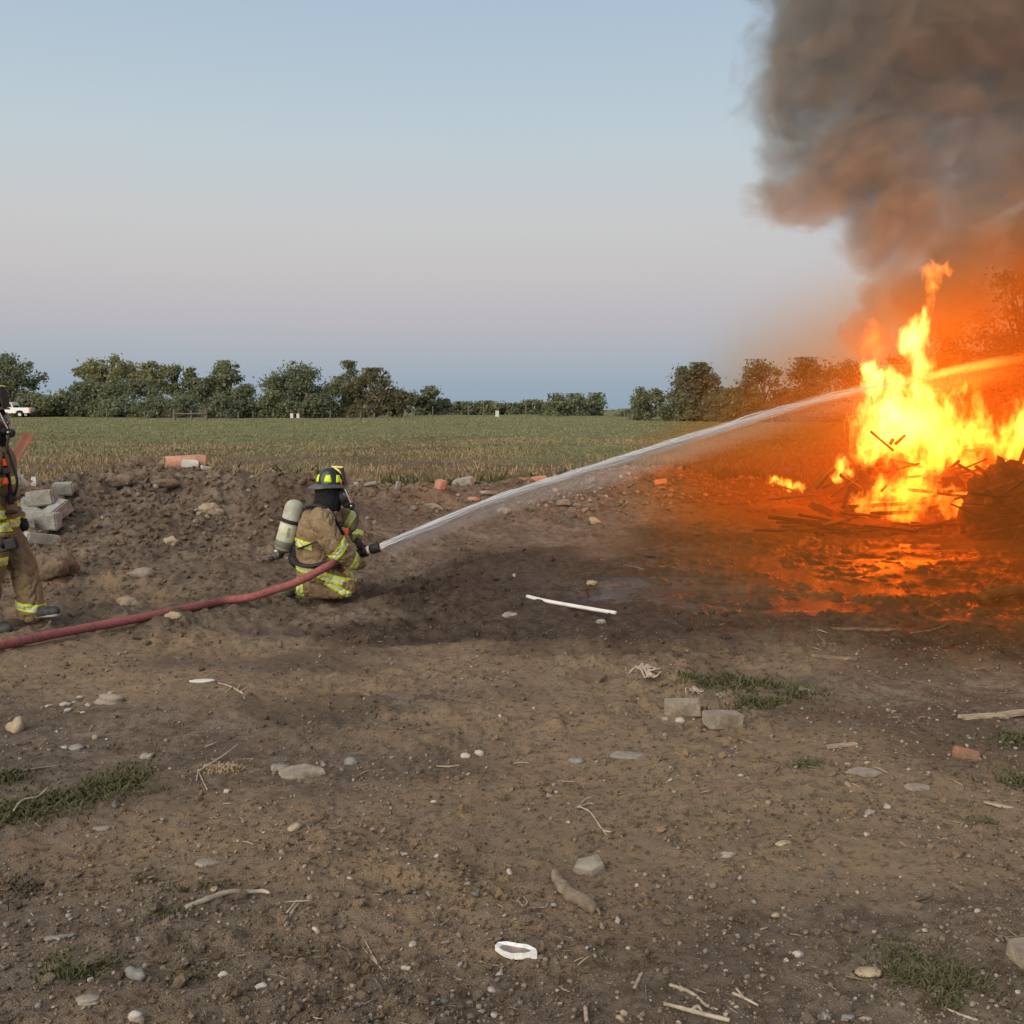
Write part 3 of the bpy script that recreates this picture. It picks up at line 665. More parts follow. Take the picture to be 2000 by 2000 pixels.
def tree(u, vb, vt, wpx, d, kind='dark', blobs=26, airy=0.0, seed=0, lab='', name='tree', low=0.0, shape='round', leaf=.19, nl=4200, base_z=None, grp='trees along the far edge of the field'):
    rn = random.Random(seed); rg = np.random.RandomState(seed)
    s = d / 2000; X, _ = ray(u, 800); x = X * d; y = d
    zt = P(u, vt, d).z; zb = min(hz(x, y), P(u, vb, d).z); Ht = zt - zb; Wd = wpx * s
    root = empty(name, (x, y, zb)); tag(root, lab, 'bush' if name == 'bush' else 'tree', grp)
    bm = bmesh.new(); tr = max(.06, Ht * .022)
    pts = [Vector((0, 0, -.2)), Vector((rn.uniform(-.1, .1), 0, Ht * .3)), Vector((rn.uniform(-.3, .3), 0, Ht * .6)), Vector((rn.uniform(-.4, .4), 0, Ht * .86))]
    tube(bm, pts, [tr * 1.3, tr, tr * .7, tr * .2], 7)
    cents = []
    zlo = Ht * low
    blobs = int(blobs * 1.7)
    for k in range(blobs):
        for _ in range(30):
            px, py, pz = rn.uniform(-1, 1), rn.uniform(-1, 1), rn.uniform(-1, 1)
            q = px * px + py * py + (pz * pz if shape == 'round' and low > .2 else max(0, pz) ** 2.5)
            if q < 1 and (q > .2 or rn.random() < .6): break
        zz = zlo + (Ht - zlo) * (pz * .5 + .5)
        f = 1.0
        if shape == 'spire': f = .35 + .65 * (1 - (zz / Ht)) ** .7
        if shape == 'dome': f = math.sqrt(max(.05, 1 - (max(zz / Ht, .0)) ** 2.2)) * 1.05
        cents.append((px * Wd * .46 * f, py * Wd * .42 * f, zz, rn.choice((.45, .6, .8, 1.0, 1.3))))
    rb = .30 * (Wd * Wd * Ht / max(blobs, 1)) ** (1 / 3) * (1.80 - .60 * airy)
    limbs = sorted(cents, key=lambda c: -c[2])[:10]
    for cx, cy_, cz, k in limbs:
        z0 = cz * rn.uniform(.35, .6); t0 = pts[1].lerp(pts[2], .5); t0 = Vector((t0.x, 0, z0))
        tube(bm, [t0, t0.lerp(Vector((cx, cy_, cz)), .5) + Vector((0, 0, Ht * .03)), Vector((cx, cy_, cz))], [tr * .5, tr * .32, tr * .08], 5)
    trunk = link('trunk', bm_mesh('trunk', bm), root, [M_BARK])
    N = int(nl * 1.5); per = rg.choice(len(cents), N, p=np.array([c[3] ** 3 for c in cents]) / sum(c[3] ** 3 for c in cents))
    C = np.array(cents)[per]
    g = rg.randn(N, 3); g /= np.linalg.norm(g, axis=1)[:, None]; rr = rb * C[:, 3] * (rg.rand(N) ** .55) * (1 + .38 * rg.randn(N))
    cen = C[:, :3] + g * rr[:, None] * np.array([1.12, 1.0, .85])
    cen[:, 2] = np.clip(cen[:, 2], .05, Ht * 1.02)
    lf = leaf * d / 130
    nm = g + rg.randn(N, 3) * .7 + np.array([0, 0, .3]); nm /= np.linalg.norm(nm, axis=1)[:, None]
    a = np.cross(nm, rg.randn(N, 3)); a /= np.linalg.norm(a, axis=1)[:, None]; b = np.cross(nm, a)
    sa = (lf * (.6 + .8 * rg.rand(N)))[:, None]; sb = sa * (.45 + .4 * rg.rand(N))[:, None]
    V = np.stack([cen - a * sa, cen + b * sb, cen + a * sa, cen - b * sb], 1).reshape(-1, 3)
    F = np.arange(4 * N).reshape(-1, 4)
    link('crown', mesh_np('crown', V, F, False), root, [LM[kind]])
    return root
T = tree
T(28, 818, 694, 130, 136, 'dark', 34, .3, 1, 'tall dark tree behind the white pickup at the far left', nl=6500)
T(-60, 818, 670, 130, 140, 'dark', 30, .2, 2, 'dark tree at the far left edge of the tree line', nl=4000)
T(100, 817, 752, 90, 132, 'mid', 16, 0, 3, 'low rounded bush right of the white pickup', 'bush', nl=2600)
T(68, 817, 770, 70, 131, 'mid', 14, 0, 31, 'low bush close behind the white pickup', 'bush', nl=2000)
T(225, 817, 694, 120, 148, 'pale', 30, .9, 4, 'tall pale leafed tree with gaps of sky, left one of two', low=.38, nl=4200)
T(180, 817, 706, 60, 149, 'pale', 12, .9, 41, 'narrow pale tree at the left side of the airy pair', low=.4, nl=1500)
T(300, 817, 704, 90, 147, 'pale', 22, .8, 5, 'pale tree standing left of the twin pointed tops', low=.35, nl=3200)
T(345, 817, 703, 36, 146, 'mid', 14, .5, 6, 'slender tree, left of the twin pointed tops', low=.25, shape='spire', nl=1700)
T(372, 817, 712, 34, 146, 'mid', 14, .5, 7, 'slender tree, right of the twin pointed tops', low=.25, shape='spire', nl=1700)
T(170, 817, 748, 110, 134, 'dark', 24, .1, 8, 'dark spreading tree in front of the airy pale trees, left one', nl=4200, shape='dome')
T(262, 818, 742, 130, 132, 'dark', 28, 0, 9, 'broad dark tree in front of the airy pale trees, middle one', nl=5600, shape='dome')
T(225, 819, 782, 90, 127, 'mid', 14, 0, 10, 'low grey green bush under the broad dark tree', 'bush', nl=2200, shape='dome')
T(315, 819, 775, 90, 126, 'dark', 14, 0, 11, 'low dark bush left of the wooden fence brace', 'bush', nl=2400, shape='dome')
T(358, 818, 766, 70, 132, 'mid', 14, 0, 12, 'mid green bush behind the wooden fence brace', 'bush', nl=2400, shape='dome')
T(405, 817, 740, 60, 138, 'dark', 18, .2, 13, 'dark tree behind the right post of the fence brace', nl=2600)
T(448, 817, 707, 84, 140, 'mid', 26, .55, 14, 'tree with a notched airy top right of the fence brace', nl=4200, low=.1)
T(480, 818, 752, 90, 130, 'dark', 18, 0, 15, 'dark rounded tree in the middle of the left wood', nl=3400, shape='dome')
T(430, 819, 770, 80, 127, 'dark', 14, 0, 151, 'dark low bush right of the wooden fence brace', 'bush', nl=2200, shape='dome')
T(575, 816, 706, 150, 133, 'dark', 40, .1, 16, 'large dense dark green tree, broadest of the left wood', nl=8500, shape='dome')
T(540, 818, 765, 80, 128, 'mid', 14, 0, 17, 'olive bush at the foot of the broadest tree', 'bush', nl=2400, shape='dome')
T(620, 818, 770, 80, 128, 'dark', 14, 0, 18, 'dark bush above the two white boxes', 'bush', nl=2400, shape='dome')
T(683, 816, 708, 54, 138, 'mid', 18, .5, 19, 'tree with airy top just right of the broadest tree', nl=2600)
T(668, 816, 738, 90, 131, 'dark', 22, 0, 20, 'dark dense tree left of the willow like tree', nl=4000, shape='dome')
T(735, 814, 722, 100, 128, 'brown', 34, .2, 21, 'grey green willow like tree at the right end of the left wood', nl=6500, low=.05)
T(783, 812, 762, 42, 127, 'brown', 12, .2, 22, 'small hanging crown at the right tip of the left wood', nl=1500, low=.2)
T(832, 811, 755, 56, 150, 'dark', 20, .4, 23, 'small lone tree right of the left wood', nl=2400)
T(862, 811, 778, 40, 152, 'dark', 10, .2, 24, 'short bush beside the small lone tree', 'bush', nl=1100)
for k, (u, vt, w) in enumerate([(905, 786, 60), (955, 784, 70), (1005, 788, 60), (1045, 782, 70)]):
    T(u, 812, vt, w, 165, 'mid' if k % 2 else 'dark', 14, .1, 50 + k, 'far low hedge bush in the gap, ' + ['first from the lone tree', 'second from the lone tree', 'third from the lone tree', 'next to the round tree'][k], 'bush', nl=1900, shape='dome', grp='hedge bushes in the gap of the tree line')
T(1130, 815, 769, 110, 150, 'dark', 26, .2, 25, 'round topped tree in the middle of the gap', nl=4200, low=.05)
T(1085, 814, 786, 60, 148, 'mid', 12, 0, 26, 'bush at the left foot of the round topped tree', 'bush', nl=1500, shape='dome')
T(1240, 820, 800, 100, 140, 'mid', 14, 0, 27, 'very low scrub left of the right hand trees', 'bush', nl=1600, shape='dome')
T(1265, 824, 757, 80, 112, 'mid', 24, .5, 28, 'airy tree at the left end of the right hand trees', nl=3400, low=.05)
T(1358, 826, 711, 108, 108, 'brown', 34, .6, 29, 'tall round tree with drooping twigs left of the water stream', nl=6000, low=.3)
T(1330, 827, 765, 120, 106, 'dark', 22, 0, 30, 'dark bush under the tall round tree', 'bush', nl=4200, shape='dome')
T(1425, 828, 760, 115, 104, 'dark', 18, 0, 32, 'dark low tree right of the tall round tree', nl=3000, shape='dome')
T(1490, 830, 704, 112, 100, 'dark', 26, .1, 33, 'dark round tree above the water stream, left of three', nl=4200, shape='dome')
T(1570, 832, 702, 104, 98, 'dark', 24, .1, 34, 'dark round tree above the water stream, middle of three', nl=3800, shape='dome')
T(1645, 834, 694, 120, 96, 'dark', 26, .1, 35, 'dark round tree left of the flames, right of three', nl=4200, shape='dome')
T(1480, 832, 780, 150, 96, 'dark', 20, 0, 36, 'dark scrub under the trees above the water stream', 'bush', nl=3600, shape='dome')
T(1620, 838, 775, 150, 92, 'dark', 20, 0, 37, 'dark scrub just left of the flames', 'bush', nl=3400, shape='dome')
T(1745, 838, 690, 120, 88, 'dark', 26, .1, 38, 'tree hidden in smoke right behind the bonfire', nl=3800, shape='dome')
T(1850, 838, 636, 120, 84, 'dark', 30, .1, 39, 'tree tinted orange by the added glare veil right of the tallest flame', nl=4800, shape='dome')
T(1995, 842, 492, 205, 62, 'dark', 50, .15, 40, 'tallest tree rising at the right edge through the smoke', nl=9000, leaf=.24)
T(1930, 842, 690, 130, 66, 'dark', 24, .1, 42, 'lower tree at the foot of the tallest right tree', nl=4000, shape='dome')
T(2080, 842, 620, 150, 64, 'dark', 26, .1, 43, 'dark tree past the right edge of the wood', nl=3800, shape='dome')

M_POST = grain('weathered_post', (.09, .082, .068), (.17, .155, .13), 8, .9, .01, stretch=(1, 1, .3)); M_WIRE = grain('fence_wire', (.14, .14, .14), (.22, .21, .2), 5, .6)
def gpt(u, d):
    X, _ = ray(u, 800); return Vector((X * d, d, hz(X * d, d)))
fb = empty('fence_brace', gpt(372, 108)); tag(fb, 'weathered wooden fence brace of three posts and a rail', 'fence')
o0 = fb.location
for k, (u, hgt, w) in enumerate([(340, 1.25, .17), (373, 1.12, .14), (402, 1.25, .17)]):
    p = gpt(u, 108) - o0; bm = bmesh.new(); tube(bm, [p + Vector((0, 0, -.2)), p + Vector((.02, 0, hgt * .6)), p + Vector((.03, 0, hgt))], [w, w * .95, w * .9], 9); link('post', bm_mesh('post', bm, False), fb, [M_POST])
bm = bmesh.new(); a, b = gpt(340, 108) - o0 + Vector((0, -.2, .78)), gpt(402, 108) - o0 + Vector((0, -.2, .76)); tube(bm, [a, a.lerp(b, .5) + Vector((0, 0, -.03)), b], .075, 8); link('rail', bm_mesh('rail', bm, False), fb, [M_POST])
fp = [(208, 122, .9), (282, 120, .9), (465, 116, .9), (494, 116, 1.0), (645, 104, 1.15), (704, 104, 1.0), (758, 106, .95), (805, 108, 1.2), (845, 116, 1.3), (915, 122, 1.5), (944, 122, 1.9), (1027, 124, 1.6), (1508, 84, .9)]
wf = empty('wire_fence', gpt(645, 104)); tag(wf, 'thin wire fence on dark wooden posts across the far field', 'fence'); o0 = wf.location
tops = []
for u, d, hgt in fp:
    p = gpt(u, d) - o0; bm = bmesh.new(); tube(bm, [p + Vector((0, 0, -.2)), p + Vector((.01, 0, hgt * .5)), p + Vector((.02, 0, hgt))], [.085, .08, .075], 7); link('post', bm_mesh('post', bm, False), wf, [M_POST]); tops.append((p, hgt))
for frac in (.45, .8):
    bm = bmesh.new(); tube(bm, [p + Vector((0, -.09, .95 * frac)) for p, h in tops], .003, 4); link('wire', bm_mesh('wire', bm), wf, [M_WIRE])
M_WHITE = grain('white_plastic', (.52, .51, .48), (.64, .63, .60), 6, .5, .002)
for u, d, w, h, lab in [(570, 124, .36, .55, 'white box standing in the far grass, left of a pair'), (582, 124, .34, .50, 'white box standing in the far grass, right of a pair'),
                        (971, 140, .5, .8, 'small white drum by the fence in the far gap')]:
    p = gpt(u, d); bm = bmesh.new(); box(bm, (0, 0, h / 2), (w, w * .9, h), bev=.03); box(bm, (0, 0, h + .03), (w * 1.08, w, .06), bev=.015)
    o = link('white_box', bm_mesh('white_box', bm, False), None, [M_WHITE]); o.location = p; tag(o, lab, 'box')

# white pickup seen from its right side, tail to the right
def pickup():
    d = 128; s = d / 2000; base = gpt(30, d); root = empty('pickup_truck', base); tag(root, 'white pickup truck parked at the far edge of the field', 'pickup truck')
    paint = grain('white_paint', (.70, .71, .72), (.78, .79, .80), 2, .3, .0005, .5); glass = grain('dark_glass', (.012, .014, .016), (.02, .022, .025), 3, .08, 0, .6)
    black = grain('tyre_rubber', (.012, .012, .012), (.022, .022, .022), 9, .85, .004); red = NT('tail_lamp'); red = red.bsdf((.55, .03, .015), .25, 0, .5, None, Emission_Color=(1, .10, .03, 1), Emission_Strength=1.6)
    steel = grain('rim_steel', (.35, .35, .35), (.5, .5, .5), 6, .35, .001, metal=.8)
    # X along the truck: tail at +2.1
    prof = [(-3.3, .55), (-3.35, 1.0), (-3.1, 1.12), (-1.75, 1.2), (-1.0, 1.78), (-.2, 1.86), (.0, 1.80), (.16, 1.28), (.2, 1.22), (2.05, 1.22), (2.1, 1.15), (2.1, .62), (1.9, .55), (1.45, .55), (1.3, .82), (.95, .9), (.6, .82), (.45, .55), (-1.6, .5), (-1.75, .82), (-2.1, .9), (-2.45, .82), (-2.6, .55)]
    bm = bmesh.new()
    fr = [[bm.verts.new((x, yy, z)) for x, z in prof] for yy in (-.92, .92)]
    for f in fr:
        try: bm.faces.new(f)
        except Exception: pass
    n = len(prof)
    for i in range(n): bm.faces.new((fr[0][i], fr[0][(i + 1) % n], fr[1][(i + 1) % n], fr[1][i]))
    bmesh.ops.recalc_face_normals(bm, faces=bm.faces); link('body', bm_mesh('body', bm, False), root, [paint])
    for pts in ([(-1.15, 1.26), (-.62, 1.26), (-.62, 1.70), (-.92, 1.66)], [(-.52, 1.26), (.02, 1.26), (-.08, 1.70), (-.52, 1.71)]):
        bm = bmesh.new(); va = [bm.verts.new((x, -.935, z)) for x, z in pts]; vb = [bm.verts.new((x, -.90, z)) for x, z in pts]
        bm.faces.new(va)
        for i in range(4): bm.faces.new((va[i], vb[i], vb[(i + 1) % 4], va[(i + 1) % 4]))
        link('window', bm_mesh('window', bm, False), root, [glass])
    bm = bmesh.new(); box(bm, (2.10, -.80, 1.0), (.10, .26, .34), bev=.02); link('tail_light', bm_mesh('tail_light', bm, False), root, [red])
    bm = bmesh.new(); box(bm, (2.17, 0, .62), (.14, 1.8, .18), bev=.03); link('bumper', bm_mesh('bumper', bm, False), root, [steel])
    bm = bmesh.new(); box(bm, (.27, -.3, 1.35), (.08, 1.2, .28), bev=.02); link('cargo_rack', bm_mesh('cargo_rack', bm, False), root, [black])
    bm = bmesh.new(); box(bm, (-.55, 0, 1.93), (.22, 1.1, .12), bev=.03); link('light_bar', bm_mesh('light_bar', bm, False), root, [grain('lightbar', (.2, .2, .22), (.4, .4, .42), 8, .3)])
    for x in (-2.1, .95):
        for yy in (-.80, .80):
            bm = bmesh.new(); bmesh.ops.create_cone(bm, cap_ends=True, segments=20, radius1=.37, radius2=.37, depth=.26, matrix=Matrix.Translation((x, yy, .37)) @ Matrix.Rotation(R(90), 4, 'X'))
            w = link('wheel', bm_mesh('wheel', bm, False), root, [black])
            bm = bmesh.new(); bmesh.ops.create_cone(bm, cap_ends=True, segments=14, radius1=.21, radius2=.19, depth=.29, matrix=Matrix.Translation((x, yy, .37)) @ Matrix.Rotation(R(90), 4, 'X'))
            link('rim', bm_mesh('rim', bm, False), w, [steel])
pickup()
# ------------------------------------------------------------------ stones, blocks, boards, sticks lying about
def put(name, bm_or_me, loc, mats, lab, cat, group=None, rot=(0, 0, 0), smooth=True):
    me = bm_or_me if isinstance(bm_or_me, bpy.types.Mesh) else bm_mesh(name, bm_or_me, smooth)
    o = link(name, me, None, mats); o.location = loc; o.rotation_euler = rot; tag(o, lab, cat, group); return o
M_CONC = grain('concrete', (.21, .178, .138), (.33, .285, .225), 14, .9, .006, dirt=((.11, .082, .055), .8))
M_CONCG = grain('grey_concrete', (.24, .24, .215), (.36, .36, .33), 12, .9, .006, dirt=((.13, .10, .07), .6))
M_BRICKB = grain('dirty_brick', (.10, .072, .05), (.19, .135, .10), 16, .92, .006, dirt=((.08, .058, .04), .7))
M_BRICKR = grain('red_brick', (.20, .095, .062), (.32, .16, .11), 16, .9, .006, dirt=((.11, .08, .055), .85))
M_ROCK = grain('field_stone', (.19, .165, .135), (.33, .295, .25), 7, .85, .010, dirt=((.12, .09, .065), .6))
M_ROCKT = grain('tan_stone', (.26, .20, .13), (.42, .345, .24), 9, .85, .008, dirt=((.13, .10, .07), .4))
M_ROCKG = grain('grey_stone', (.14, .14, .135), (.24, .235, .22), 9, .8, .006)
M_ROCKW = grain('white_stone', (.34, .31, .27), (.46, .43, .38), 9, .8, .006, dirt=((.13, .10, .075), .7))
M_WOODP = grain('pale_wood', (.28, .215, .14), (.46, .37, .26), 7, .85, .008, stretch=(1, 5, 5))
M_STICK = grain('bleached_stick', (.24, .195, .145), (.44, .38, .30), 22, .85, .004)
M_DRIFT = grain('driftwood', (.13, .098, .07), (.27, .215, .16), 16, .85, .008, dirt=((.08, .055, .038), .5))
M_TWIG = grain('twig', (.09, .066, .046), (.19, .145, .10), 20, .9, .003)
def rough_block(sx, sy, sz, seed, bev=.006, jit=.03, chip=True):
    bm = bmesh.new(); box(bm, (0, 0, 0), (sx, sy, sz)); r = random.Random(seed)
    for v in bm.verts: v.co += Vector((r.uniform(-jit, jit) * sx, r.uniform(-jit, jit) * sy, r.uniform(-jit, jit) * sz))
    bmesh.ops.bevel(bm, geom=bm.edges[:], offset=bev, segments=2, affect='EDGES')
    bmesh.ops.subdivide_edges(bm, edges=[e for e in bm.edges if e.calc_length() > .06], cuts=2, use_grid_fill=True)
    for v in bm.verts: v.co += v.normal * (.25 * bev * (r.random() - .5)) if v.normal.length else Vector()
    me = bm_mesh('block', bm, False); return me
def block(name, u, v, size, rot, mat, lab, cat, seed=1, sink=.2, group=None, bev=.006, jit=.03, bury=0):
    p = G(u, v); me = rough_block(*size, seed, bev, jit); me.name = name
    return put(name, me, p + Vector((0, 0, size[2] * (.5 - sink))), [mat], lab, cat, group, tuple(R(a) for a in rot), False)
block('paver', 1333, 1398, (.215, .105, .085), (4, -3, -9), M_CONC, 'grey concrete paver lying flat, left one of the pair by the grass strip', 'paver', 3, .05)
block('paver', 1411, 1420, (.205, .125, .085), (-3, 4, 12), M_CONC, 'grey concrete paver with cut corners, right one of the pair by the grass strip', 'paver', 4, .08)
block('brick', 1153, 1326, (.21, .10, .07), (8, 10, -34), M_BRICKB, 'dirty brown brick half sunk in the dirt beside the bleached root', 'brick', 5, .2)
block('brick', 1888, 1478, (.13, .09, .06), (-14, 6, -32), M_BRICKR, 'broken red brick on the right side of the dirt', 'brick', 6, .25)
block('concrete_block', 2026, 1880, (.16, .10, .065), (2, 0, 5), M_CONC, 'grey concrete block cut off by the right edge', 'block', 7, .12)
block('slab_piece', 1410, 1365, (.07, .06, .015), (18, 5, 30), M_CONC, 'small flat chip of stone behind the right paver', 'stone', 8, .1)
def rock(u, v, s, mat, lab, seed, flat=.6, sx=1.4, name='stone', cat='stone', sink=.55, rz=0, group=None, sub=3, rough=.75):
    s = s * .86
    V, F = ico(sub, seed, rough * .5, flat); V = V * (1 + .22 * fbm(V[:, 0] + seed, V[:, 1] + V[:, 2], 1.1, 4, seed, .55))[:, None] * np.array([sx, 1, 1]) * s; p = G(u, v)
    return put(name, mesh_np(name, V, F, True), p + Vector((0, 0, s * flat * (1 - sink) * .6)), [mat], lab, cat, group, (0, 0, R(rz)))
rock(1571, 1360, .075, M_ROCK, 'pale oval rock at the right end of the grass strip', 301, .55, 1.5)
rock(267, 1914, .040, M_ROCKG, 'round grey stone in the lower left with a dark rim of soil', 302, .8, 1.1, sink=.3)
rock(1697, 1905, .042, M_ROCKT, 'tan angular stone touching the lower right grass patch', 303, .55, 1.3, rz=-15)
rock(577, 1622, .032, M_ROCKT, 'squared tan stone in the left middle foreground', 304, .7, 1.3)
rock(688, 1492, .038, M_ROCKG, 'blue grey pebble stone right of the flat pale rock', 305, .75, 1.1)
rock(290, 1480, .040, M_ROCK, 'smooth brown oval stone above the long grass patch', 306, .6, 1.4)
rock(216, 1372, .085, M_ROCK, 'buff lump of stone by the scattered white chips', 307, .7, 1.2)
rock(30, 1425, .075, M_ROCKT, 'crooked yellowish stone near the left edge', 308, .9, .9)
rock(150, 1462, .034, M_ROCKG, 'pale rounded stone beside two white chips', 309, .6, 1.4)
rock(910, 1484, .030, M_ROCKW, 'white rounded stone, left of two side by side', 310, .8, 1.2)
rock(937, 1478, .028, M_ROCKW, 'white blocky stone, right of two side by side', 311, .8, 1.2)
rock(1130, 1492, .040, M_ROCKG, 'grey round stone in the middle of the dirt', 312, .6, 1.4)
rock(1328, 1412, .03, M_ROCKW, 'pale stone against the front of the left paver', 313, .8, 1.1)
rock(1300, 1408, .025, M_ROCK, 'small round stone at the left foot of the left paver', 314, .8, 1.1)
rock(1528, 1655, .026, M_ROCKT, 'smooth tan oval pebble right of the dark root patch', 315, .6, 1.5)
rock(1422, 1676, .026, M_ROCK, 'round beige pebble below the dark root patch', 316, .7, 1.3)
rock(1560, 1872, .018, M_ROCKW, 'white squarish stone in a cluster of four', 317, .8, 1.2)
rock(1563, 1890, .012, M_ROCKW, 'small white pebble below the white squarish stone', 318, .8, 1.1)
rock(1535, 1877, .011, M_ROCKW, 'small white pebble left of the white squarish stone', 319, .8, 1.1)
rock(1655, 1990, .022, M_ROCKG, 'pale green grey pebble at the bottom edge', 320, .6, 1.3)
rock(1692, 1993, .018, M_ROCK, 'light pebble at the bottom edge right of the green grey one', 321, .7, 1.3)
rock(264, 1998, .026, M_ROCKW, 'pale stone cut by the bottom edge', 322, .7, 1.2)
rock(787, 1686, .016, M_ROCKW, 'greenish white chip of glassy stone', 323, .6, 1.3)
rock(853, 1686, .014, M_ROCKW, 'pointed white chip of stone', 324, .8, .8)
rock(848, 1570, .016, M_ROCKW, 'white chip above the dark soil hollow', 325, .5, 1.4)
rock(443, 1550, .020, M_ROCKW, 'round bright white pebble in the left middle', 326, .7, 1.0)
rock(127, 1461, .024, M_ROCKW, 'bright white chip left of the pale rounded stone', 327, .5, 1.3)
rock(436, 1910, .018, M_ROCKW, 'white triangular chip right of the olive tuft', 328, .6, 1.1)
rock(510, 1930, .018, M_ROCKW, 'white notched chip in the lower left middle', 329, .6, 1.2)
rock(977, 1909, .012, M_ROCKW, 'white pebble under the crumpled wrapper', 330, .7, 1.3)
rock(794, 1898, .014, M_ROCKW, 'white pebble below the straw pair', 331, .7, 1.4)
rock(118, 1834, .030, M_ROCK, 'flat pale rock sliver at the left', 332, .3, 2.0, rz=20)
rock(175, 1975, .034, M_ROCK, 'flat brown stone near the bottom left', 333, .35, 1.5)
rock(1700, 1592, .030, M_ROCK, 'rounded pale stone in the right middle', 334, .5, 1.3)
rock(1955, 1577, .045, M_ROCKT, 'curved pale shard like a piece of shell', 335, .2, 1.7, rz=-35)
rock(1625, 1515, .036, M_TWIG, 'small dark clod left of the pale sunken slab', 336, .7, 1.1)
# flat pale rocks set in the earth
def slab(u, v, w, h, t, mat, lab, seed, tilt=(0, 0, 0), n=11, name='stone', cat='stone', group=None, lift=.0):
    r = random.Random(seed); bm = bmesh.new(); ring = []
    for k in range(n):
        a = 2 * math.pi * k / n; q = r.uniform(.72, 1.12); ring.append(Vector((math.cos(a) * w * q, math.sin(a) * h * q, 0)))
    rings_mesh(bm, [[p * .96 + Vector((0, 0, -t)) for p in ring], ring, [p * .93 + Vector((0, 0, t * .35)) for p in ring], [p * .55 + Vector((0, 0, t * .5)) for p in ring]])
    p = G(u, v)
    return put(name, bm, p + Vector((0, 0, t * .35 + lift)), [mat], lab, cat, group, tuple(R(a) for a in tilt), False)
slab(590, 1515, .13, .075, .03, M_CONC, 'flat pale rock with ragged edge set in the left middle dirt', 41, (6, 0, 12), 13)
slab(548, 1503, .05, .05, .03, M_ROCK, 'lump of pale rock at the left end of the flat pale rock', 42, (0, 8, 40))
slab(1152, 1698, .085, .060, .05, M_ROCK, 'wedge shaped brown grey stone behind the driftwood', 43, (14, -8, -20), 5)
slab(1685, 1512, .11, .07, .02, M_CONC, 'pale sunken slab in the right middle dirt', 44, (2, 0, 0), 8)
slab(1790, 1542, .08, .05, .015, M_CONC, 'faint pale slab right of the other sunken slab', 45, (2, 0, 0), 9)
slab(1230, 1478, .13, .055, .012, M_ROCK, 'flat brown slab right of the grey round stone', 46, (0, 3, 4), 9)
slab(395, 1337, .10, .035, .006, M_WHITE, 'scrap of white plastic sheet on the left dirt', 47, (6, 0, 8), 9, 'plastic_scrap', 'scrap')
slab(1072, 1556, .026, .022, .010, M_ROCK, 'small triangular stone sticking out of the middle dirt', 48, (30, 10, 0), 3)
slab(200, 1624, .045, .026, .012, M_ROCK, 'flat pale pebble below the long grass patch', 49, (4, 0, 10), 7)
slab(405, 1690, .06, .035, .015, M_ROCK, 'flat brown rock above the pale bent stick', 50, (0, 6, 10), 7)
for k, (u, v, s) in enumerate([(128, 1378, .04), (133, 1388, .034), (172, 1380, .036), (155, 1365, .03), (95, 1385, .03), (215, 1355, .03), (163, 1392, .02), (145, 1372, .018)]):
    V, F = ico(1, 400 + k, .3, .4)
    put('white_chip', mesh_np('white_chip', V * s, F, False), G(u, v, s * .2), [M_ROCKW], 'white chip in the cluster left of the buff lump of stone', 'stone chip', 'white chips beside the buff stone', (0, 0, k))

# sticks and straws
def stick(name, pts, rad, mat, lab, lift=None, k=5, n=8, group=None, cat='stick', forks=(), jit=.12, flat=.9):
    W = [G(u, v) for u, v in pts]
    if cat == 'pipe':
        z0, z1 = W[0].z, W[-1].z; m = max(w.z - (z0 + (z1 - z0) * i / (len(W) - 1)) for i, w in enumerate(W)) * .5
        for i, w in enumerate(W): w.z = z0 + (z1 - z0) * i / (len(W) - 1) + m
    rd = rad if hasattr(rad, '__len__') else [rad] * len(pts)
    lf = lift if lift is not None else [r * .7 for r in rd]
    W = [w + Vector((0, 0, l)) for w, l in zip(W, lf)]; c = W[len(W) // 2].copy(); c.z = min(w.z for w in W)
    bm = bmesh.new(); pp, rr = smooth_path([w - c for w in W], k, rd); r_ = random.Random(len(lab)); tube(bm, pp, rr, n, flat, jit=jit, rnd=r_)
    for f_pts, f_r, f_l in forks:
        Q = [G(u, v) + Vector((0, 0, l)) - c for (u, v), l in zip(f_pts, f_l)]; pp, rr = smooth_path(Q, 4, f_r); tube(bm, pp, rr, 6, .9, jit=jit, rnd=r_)
    return put(name, bm, c, [mat], lab, cat, group)
stick('stick', [(362, 1775), (400, 1764), (445, 1752), (490, 1744), (515, 1743), (528, 1748)], [.011, .0125, .0115, .010, .009, .004], M_STICK, 'pale bent stick lying beside a green grass patch')
stick('driftwood', [(1083, 1706), (1088, 1722), (1098, 1740), (1115, 1755), (1140, 1770), (1162, 1785)], [.012, .022, .026, .026, .030, .020], M_DRIFT, 'gnarled brown driftwood stump with a broken end', n=12, jit=.22,
      forks=[([(1140, 1766), (1153, 1764), (1160, 1768)], [.014, .010, .003], [.02, .03, .02]), ([(1150, 1776), (1166, 1781), (1172, 1790)], [.014, .009, .003], [.01, .015, .004])], cat='driftwood')
stick('white_pipe', [(1030, 1174), (1060, 1181), (1110, 1191), (1160, 1201), (1203, 1208)], .020, M_WHITE, 'long slightly bowed white plastic pipe on the dark wet soil', n=10, jit=0, cat='pipe')
stick('stick', [(1308, 1928), (1350, 1945), (1380, 1963), (1402, 1975)], [.006, .0065, .005, .003], M_STICK, 'pale twig in the bottom middle, upper one of two nearly parallel', n=6)
stick('stick', [(1296, 1968), (1340, 1978), (1380, 1986), (1425, 2000)], [.006, .008, .008, .007], M_STICK, 'pale twig in the bottom middle, lower one of two nearly parallel', n=6, forks=[([(1350, 1982), (1362, 1974), (1372, 1982)], [.006, .007, .004], [.008, .012, .008])])
